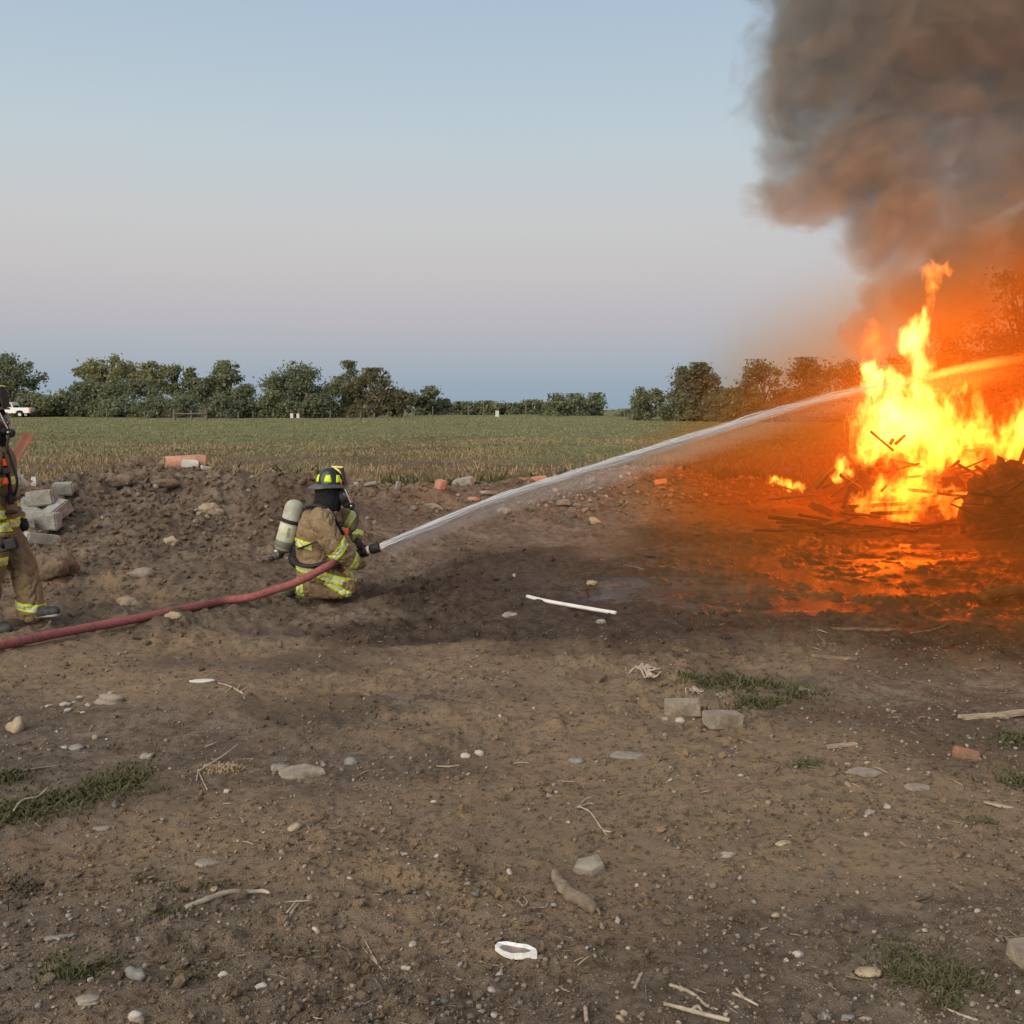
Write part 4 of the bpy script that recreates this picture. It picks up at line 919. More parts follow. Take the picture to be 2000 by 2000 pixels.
stick('stick', [(1431, 1945), (1455, 1958), (1481, 1971)], [.0055, .005, .004], M_STICK, 'forked pale twig at the bottom right of the middle', n=6, forks=[([(1438, 1938), (1452, 1956)], [.004, .005], [.012, .006])])
stick('straw_stalk', [(713, 1841), (730, 1870), (747, 1900)], [.0025, .003, .002], M_STICK, 'pale straw, right one of a crossed pair', n=5, cat='straw')
stick('straw_stalk', [(706, 1848), (728, 1872), (744, 1896)], [.002, .0025, .002], M_STICK, 'pale straw, left one of a crossed pair', n=5, cat='straw')
stick('straw_stalk', [(860, 1815), (880, 1798)], [.0025, .002], M_STICK, 'short slanting pale straw left of the crumpled wrapper', n=5, cat='straw')
stick('root_fibre', [(1127, 1578), (1150, 1590), (1165, 1610), (1178, 1628), (1197, 1632)], [.004, .005, .004, .004, .0025], M_STICK, 'pale pulled up stalk with a frayed root in the middle dirt', n=5, cat='root',
      forks=[([(1130, 1582), (1143, 1570), (1156, 1567)], [.006, .005, .002], [.01, .015, .02]), ([(1132, 1582), (1148, 1577), (1160, 1578)], [.005, .004, .002], [.01, .012, .012]), ([(1172, 1620), (1186, 1638)], [.003, .002], [.003, .003])])
stick('root_fibre', [(1010, 1765), (1018, 1755), (1030, 1762), (1022, 1772), (1012, 1764)], .003, M_STICK, 'little knot of pale root fibre left of the driftwood', n=5, cat='root')
stick('root_fibre', [(1030, 1778), (1050, 1775), (1067, 1772), (1070, 1760)], [.003, .0035, .003, .002], M_STICK, 'hooked pale root fibre beside the knot of root', n=5, cat='root')
stick('stick', [(557, 1818), (563, 1806), (575, 1792), (585, 1786)], [.004, .007, .007, .004], M_STICK, 'short chunky splinter with a cross twig in the lower left', n=6, forks=[([(556, 1790), (585, 1788), (610, 1789)], [.002, .003, .002], [.02, .022, .015]), ([(560, 1800), (582, 1786)], [.004, .003], [.012, .02])])
stick('stick', [(25, 1517), (60, 1510), (95, 1500), (110, 1496)], [.003, .005, .005, .003], M_STICK, 'curved pale twig just above the long grass patch', n=5)
stick('stick', [(27, 1596), (45, 1578), (75, 1570), (95, 1553)], [.004, .006, .005, .003], M_STICK, 'pale twig lying across the long grass patch', [.03, .04, .04, .04], n=5)
stick('stick', [(425, 1338), (450, 1348), (470, 1356), (480, 1362)], [.005, .006, .007, .004], M_STICK, 'pale stalk with spidery root on the left dirt', n=5, forks=[([(470, 1356), (485, 1350)], [.004, .002], [.01, .02]), ([(465, 1352), (470, 1342)], [.004, .002], [.01, .02]), ([(472, 1356), (478, 1368)], [.004, .002], [.01, .004]), ([(455, 1350), (440, 1357)], [.004, .002], [.01, .004])])
stick('stick', [(384, 1532), (388, 1512), (395, 1510), (440, 1488), (466, 1468)], [.003, .005, .005, .005, .004], M_STICK, 'forked pale stalk standing out of the dry grass tangle', [.01, .01, .02, .03, .04], n=5, forks=[([(388, 1512), (405, 1545)], [.004, .003], [.01, .004])])
stick('splinter', [(852, 1502), (875, 1501), (898, 1498)], [.007, .010, .006], M_WOODP, 'pale wood splinter, left one of two in a row', n=5, flat=.5)
stick('splinter', [(1003, 1492), (1020, 1493), (1035, 1493)], [.005, .007, .005], M_WOODP, 'pale wood splinter, right one of two in a row', n=5, flat=.5)
stick('stick', [(600, 1622), (630, 1605), (642, 1598)], [.006, .007, .004], M_TWIG, 'dark curved twig right of the squared tan stone', n=5)
stick('stick', [(652, 1823), (660, 1845), (680, 1868), (690, 1878)], [.003, .0035, .003, .002], M_TWIG, 'thin brown bent straw in the lower left middle', n=5)
stick('stick', [(732, 1930), (748, 1955)], [.006, .004], M_TWIG, 'dark twig below the crossed straws', n=5)
stick('stick', [(1883, 1766), (1905, 1785), (1925, 1815), (1950, 1834), (1990, 1836), (2012, 1828)], [.003, .004, .0045, .0045, .004, .003], M_TWIG, 'long curved brown twig near the right edge', n=5)
stick('stick', [(1738, 1762), (1790, 1760), (1823, 1752)], [.004, .0045, .003], M_TWIG, 'nearly straight brown twig in the lower right', n=5)
stick('stick', [(1754, 1585), (1775, 1598), (1800, 1610), (1820, 1622)], [.004, .006, .006, .005], M_TWIG, 'dark slanting stick in the right middle dirt', n=5)
stick('stick', [(1484, 1476), (1510, 1488), (1528, 1504)], [.005, .006, .005], M_TWIG, 'brown twig left of the pale sunken slab', n=5, forks=[([(1522, 1500), (1512, 1512)], [.004, .003], [.006, .004])])
stick('stick', [(1486, 1818), (1494, 1815), (1500, 1811)], [.004, .004, .003], M_STICK, 'tiny curved pale twig in the lower right middle', n=5)
stick('stick', [(1850, 1980), (1880, 1990), (1910, 2000)], [.004, .005, .004], M_STICK, 'pale twig at the bottom right below the grass', n=5)
stick('stick', [(1143, 1975), (1146, 2004)], [.007, .007], M_STICK, 'thick straw stub cut by the bottom edge', n=6)
stick('stick', [(1240, 1935), (1248, 1915), (1254, 1908)], [.007, .006, .004], M_STICK, 'short thick straw leaning in the bottom middle', n=6)
stick('stick', [(1261, 1929), (1263, 1955)], [.003, .003], M_TWIG, 'short thin twig beside the short thick straw', n=5)
def board(name, a, b, w, t, mat, lab, tilt=0, lift=(0, 0), cat='board', group=None, taper=1.0):
    pa, pb = G(*a), G(*b); pa = pa + Vector((0, 0, lift[0] + t * .6)); pb = pb + Vector((0, 0, lift[1] + t * .6)); c = (pa + pb) / 2
    return plank(name, pa, pb, w, t, mat, lab, cat, group, tilt, taper)
def plank(name, pa, pb, w, t, mat, lab, cat='board', group=None, tilt=0, taper=1.0, seed=0, parent=None):
    c = (pa + pb) / 2; d = (pb - pa); L = d.length; q = d.to_track_quat('X', 'Z'); r = random.Random(hash((round(pa.x, 3), round(pb.z, 3))) & 0xffff)
    bm = bmesh.new(); n = 6; rings = []
    for i in range(n + 1):
        x = (i / n - .5) * L; ww = w * (1 + (taper - 1) * i / n) * r.uniform(.94, 1.0); dz = r.uniform(-.1, .1) * t; e = (.5 if i in (0, n) else 1) 
        rings.append([Vector((x + r.uniform(-.3, .3) * w * (i in (0, n)), -ww / 2, -t / 2 + dz)), Vector((x + r.uniform(-.3, .3) * w * (i in (0, n)), ww / 2, -t / 2 + dz)), Vector((x, ww / 2, t / 2 + dz)), Vector((x, -ww / 2, t / 2 + dz))])
    rings_mesh(bm, rings); M = q.to_matrix().to_4x4() @ Matrix.Rotation(R(tilt), 4, 'X')
    me = bm_mesh(name, bm, False); o = link(name, me, None, [mat]); o.location = c; o.rotation_euler = M.to_euler(); tag(o, lab, cat, group); return o
board('split_board', (1877, 1406), (1960, 1402), .055, .02, M_WOODP, 'pale split board, left piece of two at the right edge', taper=1.2)
board('split_board', (1955, 1398), (2040, 1392), .06, .02, M_WOODP, 'pale split board, right piece of two running out of the right edge')
board('wood_strip', (1616, 1462), (1672, 1454), .035, .012, M_WOODP, 'short dull wood strip in the right middle dirt')
board('wood_strip', (1585, 1286), (1675, 1292), .05, .015, M_DRIFT, 'half buried board on the dark soil right of the grass strip')
board('wood_strip', (1625, 1236), (1760, 1238), .03, .02, M_TWIG, 'thin dark lath on the wet soil, farther of two')
stick('stick', [(1585, 1232), (1612, 1252), (1632, 1263)], .010, M_TWIG, 'crooked branch left of the thin dark lath')
stick('stick', [(1778, 1243), (1815, 1238), (1850, 1228)], .010, M_TWIG, 'crooked branch right of the thin dark lath')
board('wood_strip', (1170, 1094), (1318, 1112), .06, .03, M_DRIFT, 'long brown board lying flat on the mud beyond the white pipe')
stick('stick', [(1218, 1102), (1240, 1110), (1258, 1118)], .012, M_TWIG, 'short branch lying across the long brown board')
# bleached root clump
def root_clump(u, v, s, lab, n, seed, mat, name='root_clump'):
    r = random.Random(seed); c = G(u, v); bm = bmesh.new()
    for k in range(n):
        a = r.random() * 6.28; l = s * r.uniform(.5, 1.1); q = [Vector((0, 0, s * .22)), Vector((math.cos(a) * l * .45, math.sin(a) * l * .45, s * r.uniform(.2, .5))), Vector((math.cos(a + .3) * l * .8, math.sin(a + .3) * l * .8, s * r.uniform(.0, .35))), Vector((math.cos(a + .5) * l, math.sin(a + .5) * l, s * r.uniform(-.05, .45)))]
        pp, rr = smooth_path(q, 4, [s * .09, s * .07, s * .05, s * .02]); tube(bm, pp, rr, 6, jit=.15, rnd=r)
    return put(name, bm, c, [mat], lab, 'root', None)
root_clump(1257, 1332, .14, 'bleached spidery root clump beside the dirty brown brick', 17, 3, M_STICK)
root_clump(1350, 1362, .09, 'little heap of pale splinters behind the left paver', 10, 6, M_STICK)
root_clump(518, 930, .34, 'grey tangle of dead roots on top of the dirt bank', 14, 9, M_DRIFT)
# crumpled wrapper
def wrapper():
    c = G(1006, 1876); bm = bmesh.new(); r = random.Random(4)
    out = [(967, 1868), (972, 1862), (990, 1861), (1012, 1864), (1030, 1868), (1047, 1876), (1049, 1884), (1020, 1883), (1000, 1880), (983, 1876)]
    mid = [(975, 1867), (981, 1866), (992, 1866), (1010, 1868), (1024, 1871), (1036, 1876), (1036, 1880), (1020, 1879), (1002, 1876), (985, 1872)]
    A = [bm.verts.new(G(u, v, .020 + .006 * r.random()) - c) for u, v in out]; B = [bm.verts.new(G(u, v, .016) - c) for u, v in mid]; C = [bm.verts.new(G(u, v, .002) - c) for u, v in out]
    n = len(out); cen = bm.verts.new(G(1006, 1873, .018) - c)
    for i in range(n):
        j = (i + 1) % n
        bm.faces.new((A[i], A[j], B[j], B[i])).material_index = 0; bm.faces.new((C[j], C[i], A[i], A[j])[::-1]).material_index = 0
        f = bm.faces.new((B[i], B[j], cen)); f.material_index = 2 if i in (2, 3) else 1
    m0 = grain('wrapper_foil', (.62, .64, .64), (.80, .81, .80), 40, .35, .004, .6); m1 = grain('wrapper_inside', (.16, .14, .125), (.27, .24, .22), 30, .5, .003); m2 = grain('wrapper_print', (.26, .14, .14), (.36, .2, .2), 30, .5, .003)
    put('wrapper', bm, c, [m0, m1, m2], 'torn white wrapper with grey and reddish inside lying on the dirt', 'wrapper', None, smooth=False)
wrapper()
# block pile behind the standing man
BL = [((88, 975), (.62, .15, .14), (4, 8, -38), 'long pale block lying at the top of the block pile'), ((124, 978), (.25, .2, .16), (6, 0, 20), 'cubic block at the right end of the block pile'),
      ((64, 998), (.26, .24, .2), (10, 4, 35), 'rounded cubic block in the middle of the block pile'), ((84, 1012), (.34, .2, .2), (0, -6, 4), 'buff block in the middle of the block pile'),
      ((55, 1020), (.62, .36, .14), (14, 14, -30), 'largest pale slab leaning on the left of the block pile'), ((107, 1022), (.44, .2, .18), (6, -30, 62), 'block tilted up on the right of the block pile'),
      ((76, 1038), (.50, .18, .2), (3, 0, 3), 'long block along the front of the block pile'), ((48, 1048), (.22, .2, .18), (0, 0, 40), 'small block at the left front of the block pile'),
      ((84, 1072), (.42, .16, .14), (0, 12, 42), 'single block lying below the block pile')]
for k, ((u, v), sz, rt, lab) in enumerate(BL):
    block('concrete_block', u, v, sz, rt, M_CONCG, lab, 'block', 60 + k, .15, 'concrete blocks heaped behind the standing man', bev=.018, jit=.05)
def at_crest(u, dv=0, back=0.0):
    x = ray(u, 900)[0]; ds = np.linspace(11, 23, 240); z = H1(x * ds, ds); k = int(np.argmax((z - CAM_H) / ds)); d = ds[k] + back
    return Vector((x * d, d, hz(x * d, d)))
def at(u, v, rise=0.0):                        # visible surface point through a pixel, crest included
    X, Z = ray(u, v); ys = np.linspace(6, 40, 1400); hit = CAM_H + Z * ys <= H1(X * ys, ys)
    if not hit.any(): return at_crest(u)
    y = ys[int(np.argmax(hit))]; return Vector((X * y, y, hz(X * y, y) + rise))
M_BOULD = grain('boulder', (.12, .088, .062), (.235, .172, .122), 6, .95, .03, dirt=((.09, .064, .045), .8))
def rock_at(p, s, mat, lab, seed, flat=.7, sx=1.3, rz=0, sink=.4, cat='boulder', name='boulder'):
    V, F = ico(4, seed, .22, flat); V = V * (1 + .34 * fbm(V[:, 0] + seed, V[:, 1] + V[:, 2] * 1.3, .9, 5, seed, .6))[:, None]; return put(name, mesh_np(name, V * np.array([sx, 1, 1]) * s, F, True), p + Vector((0, 0, s * flat * (.6 - sink))), [mat], lab, cat, None, (0, 0, R(rz)))
rock_at(at_crest(280), .22, M_BOULD, 'large reddish brown boulder on the crest of the dirt bank', 501, .75, 1.2)
rock_at(at(228, 948), .18, M_BOULD, 'brown boulder left of the largest one on the dirt bank', 502, .6, 1.4)
rock_at(at(325, 952), .14, M_BOULD, 'low boulder right of the largest one on the dirt bank', 503, .6, 1.4)
rock_at(at(412, 1004), .13, M_ROCKT, 'yellow tan rock on the face of the dirt bank', 504, .7, 1.3, 20)
rock_at(at(385, 1003), .13, M_ROCKT, 'flat tan rock touching the yellow tan rock', 505, .4, 1.5)
rock_at(at(333, 1063), .09, M_ROCKT, 'rounded tan stone in the middle of the bank face', 506, .8, 1.1)
rock_at(at(277, 1127), .10, M_ROCK, 'buff stone at the foot of the dirt bank', 507, .7, 1.3)
rock_at(at(100, 1128), .17, M_BOULD, 'shaggy earth clump beside the standing mans shin, left of two', 508, .9, .9, sink=.25)
rock_at(at(122, 1118), .18, M_BOULD, 'shaggy earth clump beside the standing mans shin, right of two', 509, .9, .9, sink=.25)
rock_at(at(50, 962), .22, M_BOULD, 'pale brown boulder behind the standing man', 510, .6, 1.5)
rock_at(at(245, 1178), .075, M_ROCKT, 'tan stone just above the hose', 511, .7, 1.3); rock_at(at(263, 1180), .05, M_ROCKT, 'small tan stone just above the hose', 512, .7, 1.1)
rock_at(at(338, 1207), .06, M_ROCKT, 'tan stone just below the hose', 513, .7, 1.3)
rock_at(at(1158, 1145), .055, M_ROCKT, 'tan stone on the wet mud beyond the white pipe', 514, .7, 1.3, cat='stone', name='stone')
rock_at(at(1005, 1126), .03, M_ROCKW, 'whitish pebble on the wet mud', 515, .8, .8, cat='stone', name='stone')
rock_at(at(993, 1205), .06, M_ROCK, 'brown stone left of the white pipe', 516, .6, 1.4, cat='stone', name='stone')
rock_at(at(1174, 1217), .04, M_ROCK, 'small stone below the right end of the white pipe', 517, .8, 1.2, cat='stone', name='stone')
rock_at(at(1160, 1022), .10, M_ROCKT, 'pale rock catching firelight in front of the rubble bank', 518, .7, 1.2, cat='stone', name='stone')
# rubble along the right part of the bank
M_CLAY = grain('fired_clay', (.38, .19, .125), (.52, .28, .20), 10, .85, .005, dirt=((.2, .15, .11), .5))
RB = [(845, 992, .30, .16, .05, M_CONC, 'flat pale slab on the rubble bank'), (905, 945, .34, .2, .12, M_CONCG, 'grey slab on the crest of the rubble bank'), (955, 965, .28, .2, .06, M_CONCG, 'grey broken slab below the crest of the rubble bank'),
      (1020, 938, .20, .16, .05, M_CLAY, 'orange clay piece on the crest of the rubble bank'), (1052, 945, .26, .2, .16, M_CLAY, 'orange clay block on the crest of the rubble bank'), (860, 955, .16, .12, .16, M_CLAY, 'small upright orange clay shard'),
      (725, 950, .20, .10, .05, M_CONCG, 'small grey slab behind the helmet of the kneeling man'), (777, 958, .07, .06, .18, M_CONCG, 'small grey block standing on end on the rubble bank'), (925, 978, .18, .12, .07, M_CLAY, 'reddish chunk half way up the rubble bank'),
      (1100, 985, .2, .14, .08, M_CONC, 'pale chunk low on the rubble bank'), (985, 1000, .18, .15, .06, M_CONC, 'pale flat chunk low on the rubble bank'), (1290, 945, .22, .2, .1, M_CLAY, 'clay lump on the firelit mound')]
for k, (u, v, sx, sy, sz, m, lab) in enumerate(RB):
    p = at(u, v); me = rough_block(sx, sy, sz, 80 + k, .012, .12); put('rubble_chunk', me, p + Vector((0, 0, sz * .3)), [m], lab, 'rubble', 'broken masonry on the rubble bank', (R(8 * math.sin(k * 2.1)), R(10 * math.cos(k * 3.7)), R(k * 37 % 90 - 45)), False)
# broken clay pipe and white bits on the crest
def clay_pipe():
    p = at_crest(362, 0, .10) + Vector((0, 0, .17)); bm = bmesh.new(); n = 20; L = .28
    rings = []
    for x, r in ((-L, .125), (-L + .05, .13), (L * .9, .13), (L, .128)): rings.append([Vector((x + (.03 * math.sin(3 * a) if abs(x) > .2 else 0), math.cos(a) * r, math.sin(a) * r)) for a in [2 * math.pi * k / n for k in range(n)]])
    for x, r in ((L, .10), (-L, .10)): rings.append([Vector((x, math.cos(a) * r, math.sin(a) * r)) for a in [2 * math.pi * k / n for k in range(n)]])
    vr = rings_mesh(bm, rings, False)
    for i in range(n): bm.faces.new((vr[-1][i], vr[-1][(i + 1) % n], vr[0][(i + 1) % n], vr[0][i]))
    put('clay_pipe', bm, p, [M_CLAY], 'short length of orange pink clay pipe on the crest of the dirt bank', 'pipe', None, (0, R(-3), R(8)))
    for k, (u, dx, s, m, lab) in enumerate([(393, 0, (.16, .12, .17), M_CLAY, 'broken orange clay shard right of the clay pipe'), (372, -.18, (.22, .12, .10), M_WHITE, 'crumpled white scrap leaning on the clay pipe'), (405, -.1, (.2, .12, .05), M_ROCKW, 'flat white lump right of the clay pipe')]):
        q = at_crest(u, 0, .05 + dx) + Vector((0, 0, s[2] * .45 + .04)); put('shard', rough_block(*s, 90 + k, .012, .16), q, [m], lab, 'shard', None, (.2, .1 * k, .3 * k), False)
clay_pipe()
M_REDB = grain('red_brown_board', (.20, .085, .055), (.32, .15, .10), 8, .85, .008, stretch=(.3, 1, 1))
def stand(name, u0, v0, u1, v1, d, w, t, mat, lab, tilt=0): return plank(name, P(u0, v0, d), P(u1, v1, d + .15), w, t, mat, lab, 'board', None, tilt)
stand('board', 22, 905, 58, 846, 12.6, .12, .05, M_REDB, 'reddish brown board sticking up behind the standing man', 70)
stand('board', 30, 918, 53, 945, 11.4, .045, .03, M_WHITE, 'white painted lath leaning behind the standing man', 40)
stand('board', 44, 930, 66, 943, 11.6, .03, .02, M_STICK, 'thin grey lath beside the white painted lath', 40)
stand('board', 66, 945, 63, 912, 11.8, .03, .02, M_TWIG, 'dark thin stake standing behind the standing man', 10)
stand('board', 66, 946, 65, 933, 11.7, .045, .03, M_WHITE, 'short white stake stub behind the standing man', 10)

# ------------------------------------------------------------------ wood pile under the fire
M_CHAR = grain('charred_wood', (.016, .011, .008), (.055, .038, .026), 9, .85, .010, stretch=(.35, 1, 1)); M_OLDW = grain('old_timber', (.07, .048, .032), (.16, .11, .07), 9, .85, .010, stretch=(.35, 1, 1))
rp = random.Random(77)
def mound(u, v, d, rx, ry, h, seed, mat, lab, name='debris_mound'):
    c = P(u, v, d); c.z = hz(c.x, c.y) - .05; bm = bmesh.new(); n = 40
    rings = []
    for j in range(15):
        f = j / 14; rr = math.cos(f * math.pi / 2) ** .8; rings.append([Vector((math.cos(a) * rx * (rr + .02) * (1 + .25 * vnoise(a * 2.2, f * 5, seed)), math.sin(a) * ry * (rr + .02) * (1 + .25 * vnoise(a * 2.2 + 5, f * 5, seed)), h * math.sin(f * math.pi / 2) * (1 + .35 * vnoise(math.cos(a) * 3 + 9, math.sin(a) * 3 + f * 3, seed + 1)))) for a in [2 * math.pi * k / n for k in range(n)]])
    rings_mesh(bm, rings); bmesh.ops.subdivide_edges(bm, edges=bm.edges[:], cuts=1, use_grid_fill=True)
    co = np.array([v.co[:] for v in bm.verts]); g1 = fbm(co[:, 0] + seed, co[:, 1] * 1.2 + co[:, 2], .30, 4, seed, .6); g2 = fbm(co[:, 2] + seed, co[:, 1] + co[:, 0] * .6, .22, 4, seed + 3, .6)
    for v, a, b in zip(bm.verts, g1, g2): v.co.z = max(v.co.z + .22 * a, -.04); v.co.x += .20 * b; v.co.y += .18 * a
    o = put(name, bm, c, [mat], lab, 'debris heap', None); return o
M_ASH = grain('ashy_earth', (.022, .015, .010), (.070, .046, .030), 7, .95, .03)
mound(1725, 970, 17.2, .62, .55, .95, 3, M_ASH, 'dark heap of charred debris under the left side of the flames')
mound(1900, 985, 17.6, 1.25, .8, .75, 5, M_ASH, 'dark heap of charred debris under the right side of the flames')
mound(2010, 1030, 14.6, .85, 1.0, .95, 7, M_ASH, 'dark brush heap at the right edge in front of the fire')
BW = [  # (u0,v0)->(u1,v1), depth offset, width, thickness, material
    ((1572, 962), (1672, 872), -.3, .055, .05, M_OLDW, 'long pole leaning up from the ground to the left side of the burning pile'),
    ((1594, 955), (1640, 905), -.1, .04, .04, M_CHAR, 'thin lath behind the long leaning pole'),
    ((1509, 944), (1560, 962), 1.2, .10, .035, M_OLDW, 'burning plank lying left of the leaning pole'),
    ((1586, 986), (1622, 1000), -.7, .15, .12, M_OLDW, 'thick beam end lying left front of the burning pile'),
    ((1748, 868), (1768, 850), -.4, .05, .05, M_CHAR, 'charred stub of timber sticking up in front of the white flames, right one'),
    ((1738, 868), (1745, 857), -.4, .045, .04, M_CHAR, 'charred stub of timber sticking up in front of the white flames, left one'),
    ((1700, 842), (1745, 880), -.4, .03, .03, M_CHAR, 'thin burning lath slanting over the dark heap'),
    ((1808, 935), (1880, 938), -.6, .22, .24, M_CHAR, 'thick charred log in the middle of the pile'),
    ((1690, 975), (1760, 973), -.8, .07, .05, M_CHAR, 'charred plank at the left base of the pile, upper one'),
    ((1645, 990), (1770, 984), -.9, .08, .05, M_CHAR, 'charred plank at the left base of the pile, lower one'),
    ((1830, 962), (1950, 952), -.8, .05, .04, M_CHAR, 'long charred plank across the right base of the pile'),
    ((1700, 1003), (1880, 998), -1.1, .06, .05, M_CHAR, 'long charred plank along the front of the pile'),
    ((1880, 1000), (1990, 975), -1.1, .10, .05, M_CHAR, 'charred plank slanting up to the right front of the pile'),
    ((1880, 872), (1935, 868), .1, .05, .04, M_CHAR, 'dark slat in the yellow flames, upper right'), ((1885, 880), (1920, 878), .0, .06, .04, M_CHAR, 'short dark slat below the upper right slat'),
    ((1950, 928), (1966, 948), -.9, .05, .04, M_CHAR, 'charred stub leaning left at the right end of the pile'), ((1978, 900), (1980, 950), -.9, .16, .10, M_CHAR, 'charred post end standing at the right end of the pile'),
    ((1992, 905), (2010, 860), -.9, .06, .05, M_CHAR, 'dark pole rising at the right edge of the picture'), ((1960, 918), (1964, 960), -1.0, .12, .08, M_CHAR, 'short charred post left of the charred post end'),
    ((1900, 948), (1920, 942), -.8, .05, .04, M_CHAR, 'small charred piece lying on the long charred plank'),
    ((1640, 1000), (1720, 1010), -1.2, .05, .03, M_OLDW, 'flat lath on the ground at the left front of the pile'), ((1560, 1005), (1700, 1030), -1.4, .05, .03, M_CHAR, 'charred lath on the ground pointing at the puddle'),
    ((1840, 1020), (1925, 1008), -1.4, .05, .03, M_OLDW, 'pale lath on the ground in front of the pile'), ((1590, 965), (1500, 975), .4, .06, .03, M_OLDW, 'old board on the ground behind the left puddle'),
    ((1620, 1022), (1500, 1010), -1.2, .05, .04, M_CHAR, 'dark board lying at the edge of the left puddle')]
for (u0, v0), (u1, v1), dd, w, t, m, lab in BW:
    plank('plank', P(u0, v0, FD + dd), P(u1, v1, FD + dd + rp.uniform(-.1, .1)), w, t, m, lab, 'plank', 'burnt planks and timbers of the bonfire', rp.uniform(-40, 40))
# the many look-alike charred sticks in and around the heaps
for k in range(190):
    z = rp.random()
    if z < .45: c = P(rp.uniform(1640, 1990), rp.uniform(905, 985), FD + rp.uniform(-.9, .2))
    elif z < .7: c = P(rp.uniform(1520, 1900), rp.uniform(1000, 1040), FD - 1.6 + rp.uniform(-.5, .3)); c.z = hz(c.x, c.y) + .03
    else: c = P(rp.uniform(1920, 2060), rp.uniform(940, 1080), 14.0 + rp.uniform(-.3, .3))
    c.z = max(c.z, hz(c.x, c.y) + .02)
    a = rp.random() * 6.28; big = k % 9 == 0; L = rp.uniform(.4, .7) if big else rp.uniform(.15, .5); e = rp.uniform(-.12, .5) if z < .45 or z >= .7 else rp.uniform(-.03, .06)
    dv = Vector((math.cos(a), math.sin(a) * .7, e)).normalized() * L
    if c.z - abs(dv.z) < hz(c.x, c.y): c.z += abs(dv.z)
    plank('charred_stick', c - dv, c + dv, rp.uniform(.018, .05) * (2.2 if big else 1), rp.uniform(.015, .04) * (1.5 if big else 1), M_CHAR if rp.random() < .75 else M_OLDW, 'thin charred stick in the heap around the bonfire', 'stick', 'charred sticks around the bonfire', rp.uniform(-60, 60))
stick('log', [(1915, 1178), (1960, 1172), (2030, 1166)], [.055, .065, .065], M_OLDW, 'old log lying at the near edge of the puddle on the right', n=12, jit=.08, cat='log', forks=[([(1930, 1172), (1945, 1156), (1958, 1160)], [.02, .015, .008], [.1, .15, .1])])
# ------------------------------------------------------------------ hose, nozzle and the water stream
KD = 9.8
def K(u, v, dy=0.0): return P(u, v, KD + dy)
NZ0, NZ1 = K(691, 1083, .02), K(742, 1068, -.06)
M_HOSE = grain('hose_jacket', (.215, .066, .064), (.310, .105, .100), 40, .8, .003, dirt=((.085, .05, .042), .5))
M_BLK = grain('black_rubber', (.012, .012, .013), (.030, .029, .030), 30, .55, .002); M_BLKP = grain('black_gear', (.014, .014, .016), (.034, .033, .036), 20, .7, .003)
hose = empty('fire_hose', G(250, 1222)); tag(hose, 'dull red fire hose running over the dirt to the kneeling firefighter', 'hose')
def child(name, bm_or_me, parent, mats, smooth=True, sharp_deg=None):
    me = bm_or_me if isinstance(bm_or_me, bpy.types.Mesh) else bm_mesh(name, bm_or_me, smooth)
    base = parent; off = Vector((0, 0, 0))
    while base is not None: off += base.location; base = base.parent
    me.transform(Matrix.Translation(-off)); o = link(name, me, parent, mats)
    if sharp_deg: sharp(me, sharp_deg)
    return o
hp = [NZ0 + Vector((-.02, 0, -.01)), K(668, 1092, -.12), K(645, 1103, -.34), K(612, 1121, -.40), K(575, 1139, -.42), K(536, 1152, -.45), P(490, 1166, 9.28)]
for u, v in [(440, 1180), (390, 1191), (330, 1203), (260, 1218), (190, 1231), (110, 1247), (40, 1262), (-30, 1278), (-110, 1300)]:
    g_ = G(u, v + 6); g_.z = float(H0(np.array([g_.x]), np.array([g_.y]))[0]) + .062; hp.append(g_)
bm = bmesh.new(); tube(bm, smooth_path(hp, 7), .037, 14); child('hose_jacket', bm, hose, [M_HOSE])
ax = (NZ1 - NZ0).normalized(); LN = (NZ1 - NZ0).length
def along(f): return NZ0 + ax * LN * f
def lathe(prof, o, axis, n=20):
    bm = bmesh.new(); s = axis.cross(Vector((0, 0, 1))).normalized(); w = s.cross(axis)
    rings_mesh(bm, [[o + axis * t + s * math.cos(2 * math.pi * k / n) * r + w * math.sin(2 * math.pi * k / n) * r for k in range(n)] for t, r in prof]); return bm
noz = child('nozzle', lathe([(0, .030), (.02, .038), (.06, .038), (.07, .033), (.105, .033), (.11, .037), (.135, .037)], NZ0, ax), hose, [M_BLK], sharp_deg=40)
M_BAND = grain('pale_band', (.50, .45, .44), (.66, .60, .58), 30, .6, .001); M_PINK = grain('pink_band', (.45, .27, .26), (.58, .38, .36), 30, .6, .001)
child('band', lathe([(.136, .036), (.138, .039), (.150, .039), (.152, .036)], NZ0, ax), noz, [M_PINK]); child('band', lathe([(.158, .036), (.160, .0405), (.182, .0405), (.184, .036)], NZ0, ax), noz, [M_BAND])
child('tip', lathe([(.150, .034), (.186, .035), (.19, .045), (.20, .048), (LN - .012, .048), (LN, .045), (LN, .036), (LN - .03, .03)], NZ0, ax, 24), noz, [M_BLK], sharp_deg=40)
bm = bmesh.new(); q = along(.30) + Vector((0, 0, .03)); pp = smooth_path([q + Vector((0, .045, 0)), q + Vector((-.02, .04, .07)), q + Vector((-.02, -.04, .07)), q + Vector((0, -.045, 0))], 5); tube(bm, pp, .011, 8); child('bale_handle', bm, noz, [M_BLK])
bm = bmesh.new(); q = along(.12); tube(bm, smooth_path([q, q + Vector((-.01, 0, -.07)), q + Vector((-.03, 0, -.13))], 4), [.02] * 8 + [.016], 10); child('pistol_grip', bm, noz, [M_BLK])

